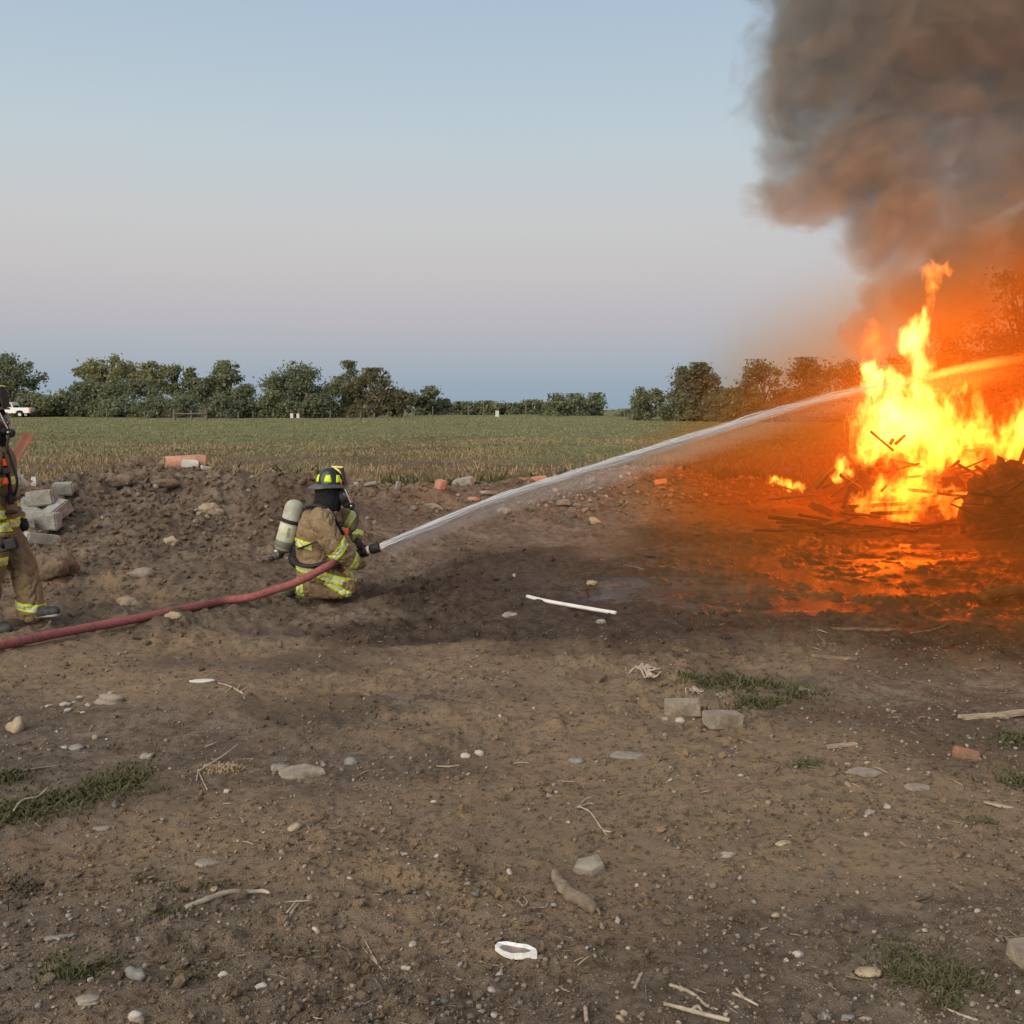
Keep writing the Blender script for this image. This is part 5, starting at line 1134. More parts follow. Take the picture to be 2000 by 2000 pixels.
# the stream: a long arc of broken water, solid near the tip and turning to spray
JP = [NZ1, P(844, 1026, 10.2), P(960, 978, 10.8), P(1077, 940, 11.4), P(1193, 905, 12.0), P(1287, 875, 12.5), P(1400, 841, 13.2), P(1493, 811, 13.8), P(1586, 785, 14.3), P(1680, 762, 14.8), P(1773, 744, 15.3), P(1897, 717, 16.0), P(2000, 699, 16.6), P(2150, 676, 17.4)]
JR = [.040, .043, .048, .056, .066, .074, .082, .086, .088, .088, .092, .100, .108, .12]
jp, jr = smooth_path(JP, 6, JR)
LJ = [0.0]
for a, b in zip(jp[:-1], jp[1:]): LJ.append(LJ[-1] + (b - a).length)
# the arc lies in one upright plane: x' along the ground line, height as a function of it
A0 = JP[0]; dirx = Vector((JP[-1].x - A0.x, JP[-1].y - A0.y, 0)).normalized()
sx_ = np.array([(p - A0).dot(dirx) for p in jp]); sz_ = np.array([p.z for p in jp]); lat = np.array([(p - A0).dot(Vector((-dirx.y, dirx.x, 0))) for p in jp])
SMAX = float(sx_[-1])
def stream_material(name, rad_k, dens0, dens1, col, streak, below=0.0, soft=.15):
    t = NT(name); p = t.pos(); d = t.vmath('SUBTRACT', p, tuple(A0))
    s = t.vmath('DOT_PRODUCT', d, tuple(dirx)); l = t.vmath('DOT_PRODUCT', d, (-dirx.y, dirx.x, 0)); f = t.math('DIVIDE', s, SMAX, clamp=True)
    def curve(vals, lo, hi):
        nd = t.n('ShaderNodeFloatCurve'); c = nd.mapping.curves[0]; nd.mapping.use_clip = False
        xs = np.linspace(0, 1, 13); ys = np.interp(xs * SMAX, sx_, vals)
        c.points[0].location = (0, (ys[0] - lo) / (hi - lo)); c.points[1].location = (1, (ys[-1] - lo) / (hi - lo))
        for x, y in zip(xs[1:-1], ys[1:-1]): c.points.new(x, (y - lo) / (hi - lo))
        nd.mapping.update(); t.put(nd.inputs['Value'], f); return t.math('MULTIPLY_ADD', nd.outputs[0], hi - lo, lo)
    zc = curve(sz_, 0, 4); lc = curve(lat, -2, 2); rr = curve(np.array(jr) * rad_k, 0, 1)
    sz = t.n('ShaderNodeSeparateXYZ'); t.put(sz.inputs[0], p)
    dz = t.math('SUBTRACT', sz.outputs['Z'], zc)
    if below: dz = t.math('ADD', dz, t.math('MULTIPLY', rr, below))
    dl = t.math('SUBTRACT', l, lc); q = t.n('ShaderNodeCombineXYZ'); t.put(q.inputs[0], t.math('MULTIPLY', s, .22)); t.put(q.inputs[1], dl); t.put(q.inputs[2], dz)
    n = t.noise(q.outputs[0], streak, 4, .6); n2 = t.noise(q.outputs[0], streak * .3, 2, .5)
    r = t.math('DIVIDE', t.math('SQRT', t.math('ADD', t.math('MULTIPLY', dz, dz), t.math('MULTIPLY', dl, dl))), rr)
    amp = t.math('MULTIPLY_ADD', f, 1.3, .25)
    r = t.math('ADD', r, t.math('MULTIPLY', t.math('SUBTRACT', t.math('MULTIPLY_ADD', n, .6, t.math('MULTIPLY', n2, .4)), .5), amp))
    dn = t.math('MULTIPLY', t.ramp(r, 1.0, soft), t.math('MULTIPLY', t.ramp(f, .76, .90, 1.0, .07), t.math('MULTIPLY_ADD', t.ramp(f, 0, .55), dens1 - dens0, dens0)))
    v = t.n('ShaderNodeVolumePrincipled'); t.put(v.inputs['Color'], col); t.put(v.inputs['Density'], dn); v.inputs['Anisotropy'].default_value = .0
    t.t.links.new(v.outputs[0], t.out.inputs['Volume']); t.m.cycles.volume_step_rate = .045
    return t.m
def stream_mesh(k, drop=0.0, i0=0):
    bm = bmesh.new(); tube(bm, [p + Vector((0, 0, -drop * r)) for p, r in zip(jp[i0:], jr[i0:])], [r * k for r in jr[i0:]], 10); return bm
st = empty('water_stream', A0); tag(st, 'white stream of water arcing from the nozzle across the flames', 'water stream')
child('stream_core', stream_mesh(1.08), st, [stream_material('stream_water', 1.0, 36, 3.2, (.99, .99, .99), 9)])
child('spray', stream_mesh(3.6, .5, 1), st, [stream_material('spray_mist', 3.4, 2.2, .40, (.97, .96, .95), 4, .5, -.25)])

def strands():
    r = random.Random(21); bm = bmesh.new()
    for k in range(110):
        a = r.random() * 6.283; q = r.random() ** .8; i0 = int(r.random() ** 1.5 * len(jp) * .5) if k > 40 else 0; i1 = min(int(len(jp) * .78), i0 + r.randint(9, 26)); pts, rr = [], []
        for i in range(i0, i1):
            f = i / len(jp); off = jr[i] * q * (.62 + .25 * math.sin(i * .9 + k)); e = min(1, (i - i0 + .6) / 3) * min(1, (i1 - i) / 3) if i0 else min(1, (i1 - i) / 3)
            s_ = Vector((-dirx.y, dirx.x, 0)); pts.append(jp[i] + s_ * math.cos(a + f * 2) * off + Vector((0, 0, 1)) * math.sin(a + f * 2) * off); rr.append((.0062 - .002 * f) * e * r.uniform(.3, .9) + .0006)
        if len(pts) > 3: tube(bm, pts, rr, 5)
    t = NT('white_water'); d = t.n('ShaderNodeBsdfDiffuse'); t.put(d.inputs[0], (.95, .95, .95)); tr = t.n('ShaderNodeBsdfTranslucent'); t.put(tr.inputs[0], (.92, .93, .94)); m = t.n('ShaderNodeMixShader'); m.inputs[0].default_value = .4
    t.t.links.new(d.outputs[0], m.inputs[1]); t.t.links.new(tr.outputs[0], m.inputs[2]); t.t.links.new(m.outputs[0], t.out.inputs['Surface'])
    o = child('water_strands', bm, st, [t.m]); o['kind'] = 'stuff'
strands()
# ------------------------------------------------------------------ the two firefighters
def gear_cloth():
    t = NT('turnout_cloth'); p = t.pos()
    n = t.noise(p, 7, 5, .6); n2 = t.noise(p, 30, 4, .6)
    c = t.mix(t.ramp(n, .3, .7), (.215, .155, .088), (.325, .240, .142)); c = t.mix(t.ramp(n2, .5, .75, 0, .45), c, (.11, .078, .045))
    weave = t.noise(t.vmath('MULTIPLY', p, (1, 1, 1)), 420, 2)
    return t.bsdf(c, .88, 0, .2, t.bump(t.math('ADD', t.math('MULTIPLY', n2, 2.0), weave), .006))
M_COAT = gear_cloth()
def hivis(name, a, b, em=0):
    t = NT(name); n = t.noise(t.pos(), 25, 4, .6); c = t.mix(t.ramp(n, .35, .75), a, b); return t.bsdf(c, .42, 0, .5)
M_LIME = hivis('lime_tape', (.56, .70, .035), (.42, .50, .06)); M_SILV = hivis('silver_tape', (.52, .53, .49), (.34, .33, .28)); M_YEL = hivis('yellow_plate', (.75, .68, .22), (.60, .52, .16))
M_HELM = grain('helmet_shell', (.012, .013, .016), (.026, .028, .033), 14, .32, .001, .5); M_HOOD = grain('black_hood', (.010, .010, .013), (.024, .023, .027), 40, .95, .003, .1)
M_TANK = grain('tank_wrap', (.36, .36, .29), (.47, .47, .39), 9, .5, .003, dirt=((.22, .22, .18), .6)); M_TANKL = grain('tank_label', (.46, .48, .34), (.56, .57, .44), 14, .5, .002, dirt=((.26, .26, .2), .55)); M_TANKD = grain('tank_base', (.10, .10, .08), (.17, .17, .135), 9, .55, .002)
M_STEEL = grain('steel', (.45, .44, .42), (.65, .64, .62), 20, .3, .001, .5, metal=.9); M_RED = grain('red_gauge', (.55, .06, .02), (.70, .10, .03), 20, .45, .001)
M_BOOT = grain('boot_rubber', (.022, .025, .027), (.06, .066, .068), 18, .6, .003, dirt=((.10, .08, .06), .5)); M_PIP = grain('white_piping', (.5, .5, .5), (.72, .72, .72), 20, .4, .001)
M_LENS = NT('mask_lens').bsdf((.05, .045, .04), .06, 0, .9); M_GLOVE = grain('work_glove', (.014, .012, .011), (.045, .038, .032), 30, .8, .004); M_FIRELIT = grain('firelit_orange', (.35, .10, .03), (.5, .16, .05), 20, .8, .002)
def vox(bm, size, smooth=3, name='body'):
    bmesh.ops.recalc_face_normals(bm, faces=bm.faces); me = bpy.data.meshes.new('t'); bm.to_mesh(me); bm.free()
    tmp = bpy.data.objects.new('tmp', me); COL.objects.link(tmp)
    m = tmp.modifiers.new('r', 'REMESH'); m.mode = 'VOXEL'; m.voxel_size = size; m.use_smooth_shade = True
    s = tmp.modifiers.new('s', 'SMOOTH'); s.iterations = smooth; s.factor = .5
    ev = tmp.evaluated_get(bpy.context.evaluated_depsgraph_get()); m2 = bpy.data.meshes.new_from_object(ev); m2.name = name
    bpy.data.objects.remove(tmp); bpy.data.meshes.remove(me); m2.materials.clear(); return m2
def ell(bm, c, r, rot=None):
    M = Matrix.Translation(c) @ (rot.to_4x4() if rot is not None else Matrix()) @ Matrix.Diagonal((*r, 1)); bmesh.ops.create_icosphere(bm, subdivisions=3, radius=1, matrix=M)
def sect(bm, S, n=24):                          # stacked horizontal ellipses (centre, half depth along x, half width along y)
    rings_mesh(bm, [[c + Vector((math.cos(2 * math.pi * k / n) * a, math.sin(2 * math.pi * k / n) * b, 0)) for k in range(n)] for c, a, b in S])
def limb(bm, pts, rad): 
    pp, rr = smooth_path(pts, 4, rad); tube(bm, pp, rr, 16); ell(bm, pts[0], (rad[0],) * 3); ell(bm, pts[-1], (rad[-1],) * 3)
def folds(me, amp, seed):
    n = len(me.vertices); co = np.empty(n * 3, np.float32); me.vertices.foreach_get('co', co); co = co.reshape(-1, 3); no = np.empty(n * 3, np.float32); me.vertices.foreach_get('normal', no); no = no.reshape(-1, 3)
    x, y, z = co.T; a = fbm(x + .7 * y, z * 1.8 - .5 * y + .4 * x, .16, 3, seed); b = np.abs(fbm(x * 1.0 - z * .9 + y, z + x * .7 - y * .6, .11, 2, seed + 5)); c = np.abs(fbm(x * .8 + z * .8, y * 1.3 + z, .13, 2, seed + 9))
    d = a * amp * .8 - np.clip(.10 - b, 0, .1) * amp * 9 - np.clip(.08 - c, 0, .1) * amp * 7
    co = co + no * d[:, None]; me.vertices.foreach_set('co', co.astype(np.float32).ravel()); me.update()
def band(body, c, axis, hw, rad, parent, name='reflective_band', off=.006, half=None):
    axis = axis.normalized(); bm = bmesh.new(); bm.from_mesh(body)
    kill = [f for f in bm.faces if abs((f.calc_center_median() - c).dot(axis)) > hw + .02 or ((f.calc_center_median() - c) - axis * (f.calc_center_median() - c).dot(axis)).length > rad or (half is not None and (f.calc_center_median() - c).dot(half) < 0)]
    bmesh.ops.delete(bm, geom=kill, context='FACES')
    for k in (-1, -.36, .36, 1):
        bmesh.ops.bisect_plane(bm, geom=bm.verts[:] + bm.edges[:] + bm.faces[:], plane_co=c + axis * hw * k, plane_no=axis, clear_outer=(k == 1), clear_inner=(k == -1))
    bm.normal_update()
    for v in bm.verts: v.co += v.normal * off
    for f in bm.faces: f.material_index = 1 if abs((f.calc_center_median() - c).dot(axis)) < hw * .36 else 0
    if len(bm.faces): bmesh.ops.solidify(bm, geom=bm.faces[:], thickness=.004)
    return child(name, bm, parent, [M_LIME, M_SILV])
def glove(parent, c, axis, n, rg, wrist, name='hand', flip=1):
    """a gloved hand closed round a bar: c on the bar, axis along it, n from the bar to the palm"""
    axis = axis.normalized(); n = (n - axis * n.dot(axis)).normalized(); b = axis.cross(n).normalized() * flip
    bm = bmesh.new(); Rm = Matrix((axis, b, n)).transposed()
    ell(bm, c + n * (rg + .017) - b * .008, (.047, .045, .021), Rm)
    for i in range(4):
        o = axis * ((i - 1.5) * .0225); L = (200, 225, 215, 175)[i]; rr = rg + .012
        pts = []
        for k in range(7):
            a = R(-15 + L * k / 6) ; pts.append(c + o + n * math.cos(a) * (rr + .004 * (k == 0)) + b * math.sin(a) * rr)
        tube(bm, pts, [.0135, .013, .0125, .012, .0115, .0108, .0095], 8); ell(bm, pts[-1], (.0095,) * 3)
    pts = [c + n * (rg + .016) + axis * .036 - b * .03, c + n * (rg + .006) + axis * .046 - b * (rg + .022), c - n * rg * .2 + axis * .047 - b * (rg + .016), c - n * (rg * .9) + axis * .044 - b * (rg * .6 + .008)]
    pp, rr = smooth_path(pts, 3, [.016, .0155, .014, .011]); tube(bm, pp, rr, 8); ell(bm, pts[-1], (.011,) * 3)
    pp, rr = smooth_path([c + n * (rg + .02) - b * .02, (c + n * (rg + .02) - b * .02).lerp(wrist, .55), wrist], 4, [.036, .034, .042]); tube(bm, pp, rr, 12, .8)
    return child(name, vox(bm, .006, 2, name), parent, [M_GLOVE])
def helmet(parent, c, s, fwd, tilt=0):
    """c: centre of the brim; fwd: unit forward direction; s: scale"""
    side = Vector((0, 0, 1)).cross(fwd).normalized(); F = Matrix((fwd, side, Vector((0, 0, 1)))).transposed().to_4x4(); M = Matrix.Translation(c) @ F @ Matrix.Rotation(R(tilt), 4, 'Y') @ Matrix.Scale(s, 4)
    def X(p): return M @ Vector(p)
    n = 36; bm = bmesh.new(); rings = []
    def dome(f, a): 
        rx, ry, hz_ = .128, .108, .165
        w = math.cos(f) ** .85; rib = 1 + .018 * max(0, math.cos(a * 8)) ** 6
        return Vector((math.cos(a) * rx * w * rib, math.sin(a) * ry * w * rib, .018 + math.sin(f) * hz_))
    for k in range(13): rings.append([X(dome(k / 12 * 1.5, 2 * math.pi * j / n)) for j in range(n)])
    rings_mesh(bm, rings); h = child('helmet', bm, parent, [M_HELM], sharp_deg=50)
    bm = bmesh.new(); prof = []
    for (g, dz) in ((.93, .03), (1.0, .012), (1.0, .0), (.90, .012)):
        ring = []
        for j in range(n):
            a = 2 * math.pi * j / n; back = max(0, -math.cos(a)); front = max(0, math.cos(a))
            rx = .128 + .05 * front + .085 * back ** 1.5; ry = .108 + .040
            k = (g - .93) / .07 if g >= .93 else .1
            ring.append(X((math.cos(a) * (.120 + (rx - .120) * k), math.sin(a) * (.102 + (ry - .102) * k), dz - .028 * back * k - .006 * abs(math.sin(a)) * k)))
        prof.append(ring)
    rings_mesh(bm, prof, False); child('brim', bm, h, [grain('brim_edge', (.05, .05, .055), (.10, .10, .105), 20, .4, .001)], sharp_deg=50)
    for a0 in (-150, -90, -38, 38, 90, 150):
        bm = bmesh.new(); q = []
        for (f, da) in ((.17, 17), (.17, -17), (.62, -11), (.62, 11)): q.append((f, R(a0 + da)))
        G_ = 4; vs = {}
        for i in range(G_ + 1):
            for j in range(G_ + 1):
                f = .17 + (.62 - .17) * i / G_; da = (17 - 6 * i / G_) * (1 - 2 * j / G_); p = dome(f, R(a0 + da)); vs[i, j] = bm.verts.new(X(p + Vector((p.x, p.y * 1.2, (p.z - .02) * .6)).normalized() * .005))
        for i in range(G_):
            for j in range(G_): bm.faces.new((vs[i, j], vs[i, j + 1], vs[i + 1, j + 1], vs[i + 1, j]))
        bmesh.ops.recalc_face_normals(bm, faces=bm.faces); bmesh.ops.solidify(bm, geom=bm.faces[:], thickness=.003); child('reflective_panel', bm, h, [grain('lime_panel', (.52, .72, .02), (.60, .78, .04), 20, .4, .0005)])
    bm = bmesh.new(); V4 = [(.150, -.055, .02), (.150, .055, .02), (.126, .062, .12), (.116, .04, .172), (.112, 0, .186), (.116, -.04, .172), (.126, -.062, .12)]
    rings_mesh(bm, [[X(p) for p in V4], [X((p[0] + .012, p[1], p[2])) for p in V4]]); child('front_shield', bm, h, [M_BLKP], False)
    bm = bmesh.new(); rings_mesh(bm, [[X(p) for p in ((.02, -.035, .190), (.125, -.045, .186), (.125, .045, .186), (.02, .035, .190))], [X(p) for p in ((.02, -.032, .200), (.125, -.042, .197), (.125, .042, .197), (.02, .032, .200))]]); child('shield_holder', bm, h, [M_YEL], False)
    bm = bmesh.new(); tube(bm, [X((.045, -.03, .188)), X((.09, -.04, .160)), X((.118, -.045, .128))], [.009, .011, .008], 6); tube(bm, [X((.045, .03, .188)), X((.09, .04, .160)), X((.118, .045, .128))], [.009, .011, .008], 6); child('holder_bracket', bm, h, [M_YEL])
    for sg in (-1, 1):
        bm = bmesh.new(); tube(bm, [X((.121, .055 * sg, .012)), X((.123, .06 * sg, .045)), X((.119, .06 * sg, .075))], .010, 6); child('goggle_strap', bm, h, [M_FIRELIT])  # orange firelight on the helmet's front edges is put into the strap colour
    return h, M
def firefighter(name, label, KK, px, spec):
    """KK(u, v, dy) -> point; spec holds the joints read off the photograph"""
    base = KK(*spec['base']); base.z = hz(base.x, base.y)
    root = empty(name, base); tag(root, label, 'person')
    # one continuous figure in coat and trousers
    bm = bmesh.new(); sect(bm, [(KK(u, v), a * px, b) for u, v, a, b in spec['torso']])
    for L in spec['limbs']: limb(bm, [KK(*p[:3]) for p in L], [p[3] for p in L])
    for u, v, dy, rx, ry, rz in spec.get('lumps', ()): ell(bm, KK(u, v, dy), (rx, ry, rz))
    body = vox(bm, .0125, 3, 'body'); folds(body, spec.get('fold', .018), spec['seed'])
    raw = body.copy(); b = child('body', body, root, [M_COAT])
    for c, ax_, hw, rad, *rest in spec['bands']:
        band(raw, KK(*c), Vector(ax_), hw, rad, root, half=Vector(rest[0]) if rest else None)
    # hood, helmet, mask
    bm = bmesh.new(); sect(bm, [(KK(u, v), a * px, w) for u, v, a, w in spec['hood']], 22); m = vox(bm, .009, 4, 'hood'); folds(m, .008, 3); child('hood', m, root, [M_HOOD])
    u, v, sc, tilt = spec['helmet']; fw = Vector(spec.get('fwd', (1, 0, 0))).normalized(); h, HM = helmet(root, KK(u, v), sc, fw, tilt)
    mu, mv = spec['mask']; c = KK(mu, mv); bm = bmesh.new(); Rm = Matrix((fw, Vector((0, 0, 1)).cross(fw), Vector((0, 0, 1)))).transposed()
    ell(bm, c, (.052, .072, .088), Rm @ Matrix.Rotation(R(-16), 3, 'Y')); ell(bm, c + fw * .028 + Vector((0, 0, -.062)), (.044, .05, .042)); mk = child('face_mask', vox(bm, .007, 2, 'face_mask'), root, [M_BLK])
    bm = bmesh.new(); ell(bm, c + fw * .014 + Vector((0, 0, .016)), (.048, .064, .066), Rm @ Matrix.Rotation(R(-22), 3, 'Y')); child('lens', bm, mk, [M_LENS])
    for sg in (-1, 1):
        bm = bmesh.new(); sd = Vector((0, 0, 1)).cross(fw) * sg; tube(bm, smooth_path([c + fw * .022 + sd * .052 + Vector((0, 0, .088)), c + fw * .05 + sd * .050 + Vector((0, 0, .02)), c + fw * .075 + sd * .028 + Vector((0, 0, -.052))], 4), .006, 6); child('lens_rim', bm, mk, [grain('lens_rim', (.42, .38, .34), (.6, .55, .5), 20, .35, .0005)])
    rc = c + fw * .078 + Vector((0, 0, -.078)); bm = lathe([(0, .026), (.012, .036), (.036, .036), (.05, .026)], rc - fw * .02, (fw + Vector((0, 0, -.35))).normalized(), 16); reg = child('regulator', bm, mk, [M_BLK], sharp_deg=40)
    bm = lathe([(0, .012), (.012, .012)], rc + Vector((0, -.036, .0)), Vector((0, -1, 0)), 10); child('purge_knob', bm, reg, [M_STEEL])
    bm = bmesh.new(); tube(bm, smooth_path([rc] + [KK(*p) for p in spec['airline']], 6), .011, 8); child('air_hose', bm, root, [M_BLK])
    # gloves, boots
    for g in spec['gloves']: glove(root, *g)
    for bt in spec['boots']:
        bm = bmesh.new(); P3 = [KK(*p[:3]) for p in bt['pts']]; pp, rr = smooth_path(P3, 4, [p[3] for p in bt['pts']]); tube(bm, pp, rr, 14, .9); ell(bm, P3[-1], (bt['pts'][-1][3],) * 3); ell(bm, P3[0], (bt['pts'][0][3],) * 3)
        bo = child('boot', vox(bm, .010, 3, 'boot'), root, [M_BOOT])
        if bt.get('sole'):
            q = [KK(*p) for p in bt['sole']]; bm = bmesh.new(); tube(bm, smooth_path(q, 4), .045, 12, .35); child('sole', bm, bo, [grain('boot_sole', (.20, .20, .19), (.34, .34, .33), 20, .7, .003)])
    # breathing apparatus on the back
    T0, T1 = KK(*spec['tank'][0]), KK(*spec['tank'][1]); ta = (T1 - T0).normalized(); L = (T1 - T0).length; rt = spec['tank_r']
    pack = empty('air_pack', (0, 0, 0)); pack.parent = root; pack.location = T0 - base
    tk = child('cylinder', lathe([(0, rt * .25), (.012, rt * .62), (.035, rt * .88), (.07, rt), (L * .86, rt), (L * .93, rt * .93), (L * .985, rt * .62), (L, rt * .3)], T0, ta, 28), pack, [M_TANK])
    lathe_l = [(L * .46, rt * 1.0), (L * .465, rt * 1.012), (L * .76, rt * 1.012), (L * .765, rt * 1.0)]
    for nm, prof, mt in (('label_sleeve', lathe_l, M_TANKL), ('base_sleeve', [(L * .78, rt * 1.0), (L * .785, rt * 1.014), (L * .90, rt * 1.0), (L * .985, rt * .68), (L * .99, rt * .4)], M_TANKD), ('tank_strap', [(L * .365, rt), (L * .37, rt * 1.05), (L * .43, rt * 1.05), (L * .435, rt)], M_BLKP)):
        child(nm, lathe(prof, T0, ta, 28), pack, [mt])
    bm = lathe([(0, rt * .34), (.025, rt * .34), (.03, rt * .26), (.065, rt * .26)], T1 - ta * .008, ta, 14); vl = child('valve', bm, pack, [M_BLK])
    kn = T1 + ta * .05 + Vector((-.075, -.02, -.015)); bm = lathe([(0, .018), (.006, .026), (.03, .026), (.036, .018)], kn + Vector((0, .018, 0)), Vector((-.5, -.86, 0)).normalized(), 14); child('valve_knob', bm, pack, [M_BLK])
    bm = bmesh.new(); tube(bm, [kn + Vector((.01, 0, 0)), T1 + ta * .05], [.014, .02], 8); child('valve_stem', bm, pack, [M_BLK])
    for q in ((.03, -.03, .0), (.055, -.03, -.055)):
        bm = bmesh.new(); ell(bm, T1 + Vector(q), (.009, .009, .009)); child('rivet', bm, pack, [M_STEEL])
    bm = bmesh.new(); ell(bm, T1 + Vector((-.05, -.02, .012)), (.022, .02, .014)); child('gauge_face', bm, pack, [M_PIP])
    # lettering on the cylinder sleeve
    fc = bpy.data.curves.new('lettering', 'FONT'); fc.body = 'SCOTT'; fc.size = .030; fc.extrude = .0012; fc.align_x = 'CENTER'; fc.align_y = 'CENTER'
    fo = bpy.data.objects.new('lettering', fc); COL.objects.link(fo); fm = bpy.data.meshes.new_from_object(fo.evaluated_get(bpy.context.evaluated_depsgraph_get())); bpy.data.objects.remove(fo)
    ny = Vector((.25, -.97, 0)); ny = (ny - ta * ny.dot(ta)).normalized(); tx = ta; ty = ny.cross(tx)
    fm.transform(Matrix.Translation(T0 + ta * L * .60 + ny * (rt * 1.018)) @ Matrix((tx, ty, ny)).transposed().to_4x4()); fm.materials.clear(); child('lettering', fm, pack, [grain('ink', (.02, .02, .02), (.03, .03, .03), 9, .6, 0)])
    bm = bmesh.new(); S = spec['frame']; pp = [KK(*p[:3]) for p in S]; rr = [p[3] for p in S]; p2, r2 = smooth_path(pp, 4, rr); tube(bm, p2, r2, 10, 1.0, up=Vector((0, 1, 0))); child('back_frame', bm, pack, [M_BLKP])
    for pts, r in spec['straps']:
        q = [KK(*p) for p in pts]
        bm = bmesh.new(); tube(bm, smooth_path(q, 6), r, 10, .55); child('strap', bm, pack, [M_BLKP])
    if 'piping' in spec:
        bm = bmesh.new(); tube(bm, smooth_path([KK(*p) for p in spec['piping']], 6), .0055, 6); child('strap_piping', bm, pack, [M_PIP])
    for (u, v, dy, r, mt) in spec['bits']:
        bm = bmesh.new(); box(bm, KK(u, v, dy), r, Euler((0, R(-12), 0)), bev=min(r) * .25); child('gauge' if mt is M_RED else 'clip', bm, pack, [mt], False)
    bpy.data.meshes.remove(raw); return root
UPV = Vector((0, 0, 1))
gr = along(.12)
def facing(a, b): return (b - a).normalized()
KN = dict(base=(625, 1165, 0), seed=3, fold=.020,
    torso=[(628, 1122, 43, .235), (627, 1112, 46, .255), (624, 1096, 45, .25), (621, 1070, 42, .235), (622, 1040, 43, .245), (626, 1016, 42, .25), (631, 1002, 34, .225), (636, 994, 26, .16), (640, 985, 19, .10), (642, 965, 18, .085), (643, 945, 19, .088), (643, 930, 15, .07)],
    limbs=[[(628, 1013, -.20, .118), (640, 1044, -.27, .118), (662, 1074, -.26, .108), (690, 1097, -.15, .078), (704, 1104, -.08, .060)],
           [(652, 1008, .20, .10), (682, 1014, .28, .085), (696, 1034, .22, .070), (697, 1050, .10, .058)],
           [(606, 1112, -.10, .135), (640, 1126, -.14, .128), (674, 1146, -.15, .100)], [(675, 1148, -.15, .098), (630, 1150, -.15, .092), (588, 1149, -.14, .082)],
           [(610, 1112, .10, .13), (650, 1122, .14, .12), (686, 1140, .16, .085)], [(686, 1146, .16, .09), (640, 1152, .16, .09), (592, 1150, .14, .08)]],
    lumps=[(612, 1010, 0, .11, .20, .09), (665, 1158, -.15, .09, .09, .05)],
    bands=[((600, 1060, 0), (.22, .05, 1), .036, .34, (-.75, -.3, 0)), ((661, 1073, -.25), (.86, .28, -.72), .040, .15), ((689, 1097, -.15), (.86, .55, -.42), .036, .11), ((628, 1113, 0), (.32, 0, 1), .036, .36),
           ((684, 1014, .27), (.85, .1, -.5), .034, .12), ((697, 1044, .14), (.1, -.6, -.8), .034, .10), ((660, 1145, -.16), (.56, 0, .83), .034, .15, (.2, -1, 0)), ((589, 1150, -.14), (1, 0, .1), .034, .12), ((592, 1150, .14), (1, 0, .1), .034, .12)],
    hood=[(633, 1000, 30, .17), (636, 993, 30, .155), (640, 982, 27, .125), (641, 968, 26, .112), (641, 955, 26, .108), (642, 945, 24, .10)],
    helmet=(644, 950, .99, 2), mask=(671, 972), fwd=(1, 0, 0), airline=[(697, 1003, -.06), (697, 1020, -.12), (692, 1034, -.16), (684, 1039, -.14)],
    gloves=[(gr + Vector((-.02, 0, -.085)), Vector((-.25, 0, -1)), Vector((-.35, -.9, .1)), .019, K(702, 1103, -.08), 'hand', 1), (along(.34), ax, Vector((-.35, .25, .9)), .038, K(696, 1050, .11), 'hand', -1)],
    boots=[dict(pts=[(592, 1150, -.14, .072), (574, 1148, -.14, .062), (566, 1158, -.14, .045)]), dict(pts=[(596, 1150, .14, .072), (578, 1148, .14, .062), (570, 1158, .14, .045)])],
    tank=[(579, 977, -.02), (551, 1078, -.02)], tank_r=.090, frame=[(603, 992, 0, .035), (596, 1015, 0, .055), (588, 1045, 0, .065), (580, 1075, 0, .065), (574, 1096, 0, .05), (590, 1105, 0, .04)],
    straps=[([(572, 1090, -.10), (582, 1101, -.20), (604, 1106, -.27), (628, 1102, -.28), (650, 1098, -.20)], .036), ([(600, 990, -.16), (616, 987, -.20), (636, 992, -.21), (648, 1002, -.17), (658, 1022, -.14), (670, 1044, -.10)], .030),
            ([(582, 1072, -.20), (598, 1066, -.265), (614, 1060, -.30), (628, 1056, -.27)], .016)],
    piping=[(640, 994, -.235), (647, 1001, -.205), (654, 1013, -.185)], bits=[(677, 1038, -.15, (.045, .03, .06), M_RED), (684, 1041, -.17, (.03, .03, .05), M_BLK), (665, 1024, -.16, (.05, .03, .06), M_BLKP)])
firefighter('person', 'kneeling firefighter in tan turnout gear and black helmet aiming the nozzle', K, KD / 2000, KN)
SD = 8.6
def S_(u, v, dy=0.0): return P(u, v, SD + dy)
sg = G(70, 1200); drop = 0
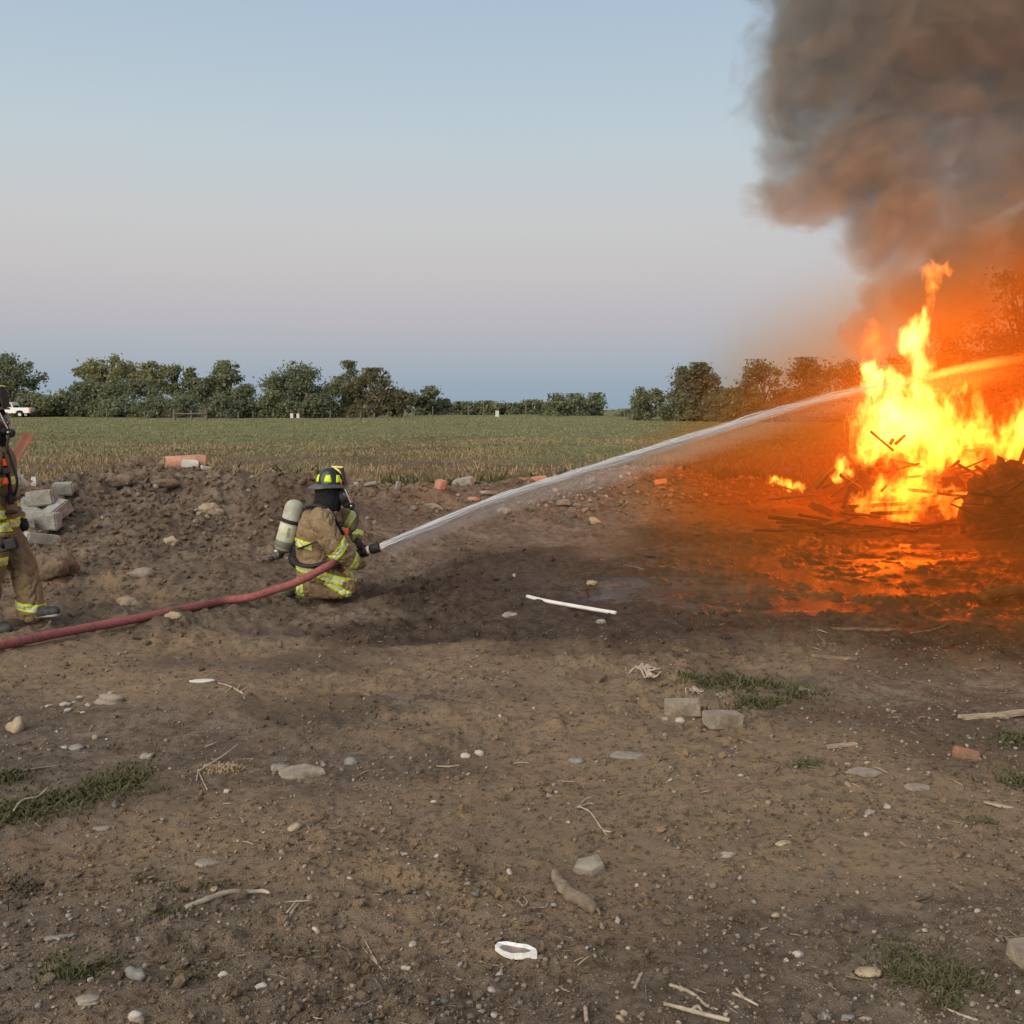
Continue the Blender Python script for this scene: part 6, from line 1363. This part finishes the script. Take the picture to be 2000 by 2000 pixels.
ST = dict(base=(0, 1215, 0), seed=8, fold=.022,
    torso=[(-10, 1050, 40, .235), (-10, 1030, 41, .25), (-10, 990, 37, .225), (-10, 945, 38, .235), (-14, 900, 36, .245), (-18, 872, 30, .21), (-21, 860, 24, .15), (-22, 848, 19, .10), (-20, 826, 20, .085), (-19, 800, 22, .088), (-19, 785, 17, .07)],
    limbs=[[(-20, 885, -.21, .105), (-26, 935, -.28, .10), (-20, 985, -.29, .088), (2, 1030, -.24, .066), (10, 1040, -.22, .06)], [(-14, 885, .21, .105), (-2, 935, .28, .10), (18, 985, .26, .08), (35, 1004, .22, .062)],
           [(8, 1040, .10, .125), (28, 1075, .11, .128), (47, 1112, .12, .118)], [(47, 1112, .12, .116), (54, 1145, .11, .112), (61, 1182, .10, .118), (62, 1194, .10, .118)],
           [(-14, 1042, -.10, .13), (-14, 1090, -.12, .12), (-22, 1130, -.12, .11)], [(-22, 1130, -.12, .11), (-26, 1170, -.12, .108), (-30, 1212, -.12, .112), (-30, 1222, -.12, .112)]],
    bands=[((-10, 1018, 0), (.10, 0, 1), .036, .36), ((62, 1183, .10), (.16, 0, 1), .032, .17), ((-28, 1200, -.12), (0, 0, 1), .032, .17), ((-13, 1096, -.12), (0, 0, 1), .034, .15, (.4, -1, 0)), ((-14, 938, 0), (0, 0, 1), .034, .33, (1, -.1, 0)), ((-8, 1010, -.26), (.3, 0, -1), .034, .1), ((24, 992, .25), (.6, 0, -.6), .034, .1)],
    hood=[(-22, 872, 34, .17), (-21, 862, 32, .155), (-20, 845, 28, .125), (-19, 825, 28, .112), (-19, 808, 28, .108), (-19, 795, 25, .10)],
    helmet=(-24, 797, 1.0, 4), mask=(2, 826), fwd=(1, -.05, 0), airline=[(14, 872, -.10), (24, 905, -.12), (33, 935, -.14), (32, 956, -.12), (25, 972, -.08)],
    gloves=[(S_(14, 1062, -.22), Vector((.2, 0, -1)), Vector((-.9, -.3, 0)), .030, S_(9, 1042, -.22), 'hand', 1), (S_(45, 1024, .22), Vector((.3, 0, -1)), Vector((-.8, -.4, 0)), .026, S_(38, 1008, .22), 'hand', -1)],
    boots=[dict(pts=[(62, 1188, .10, .085), (72, 1194, .08, .07), (96, 1194, .04, .052), (108, 1193, .02, .042)], sole=[(60, 1205, .10), (85, 1203, .06), (114, 1201, .01)]), dict(pts=[(-30, 1220, -.12, .085), (-18, 1226, -.13, .07), (4, 1228, -.15, .055), (14, 1229, -.16, .045)], sole=[(-32, 1238, -.12), (-8, 1238, -.14), (20, 1237, -.17)])],
    tank=[(-62, 862, 0), (-66, 985, 0)], tank_r=.086, frame=[(-46, 868, 0, .035), (-48, 900, 0, .055), (-50, 940, 0, .06), (-52, 980, 0, .06), (-50, 1005, 0, .05), (-40, 1012, 0, .04)],
    straps=[([(-48, 1002, -.16), (-30, 1010, -.27), (0, 1004, -.25), (24, 1000, -.12), (28, 1000, .0)], .032), ([(-44, 868, -.12), (-28, 860, -.17), (-6, 872, -.17), (8, 900, -.14), (18, 940, -.12), (22, 985, -.12)], .028)],
    bits=[(6, 904, -.20, (.05, .03, .06), M_RED), (8, 940, -.22, (.06, .03, .05), M_RED), (10, 920, -.22, (.06, .04, .05), M_BLK), (25, 972, -.08, (.06, .05, .07), M_BLK), (22, 1062, -.30, (.10, .05, .09), M_BLKP)])
firefighter('person', 'standing firefighter in tan turnout gear cut off by the left edge', S_, SD / 2000, ST)
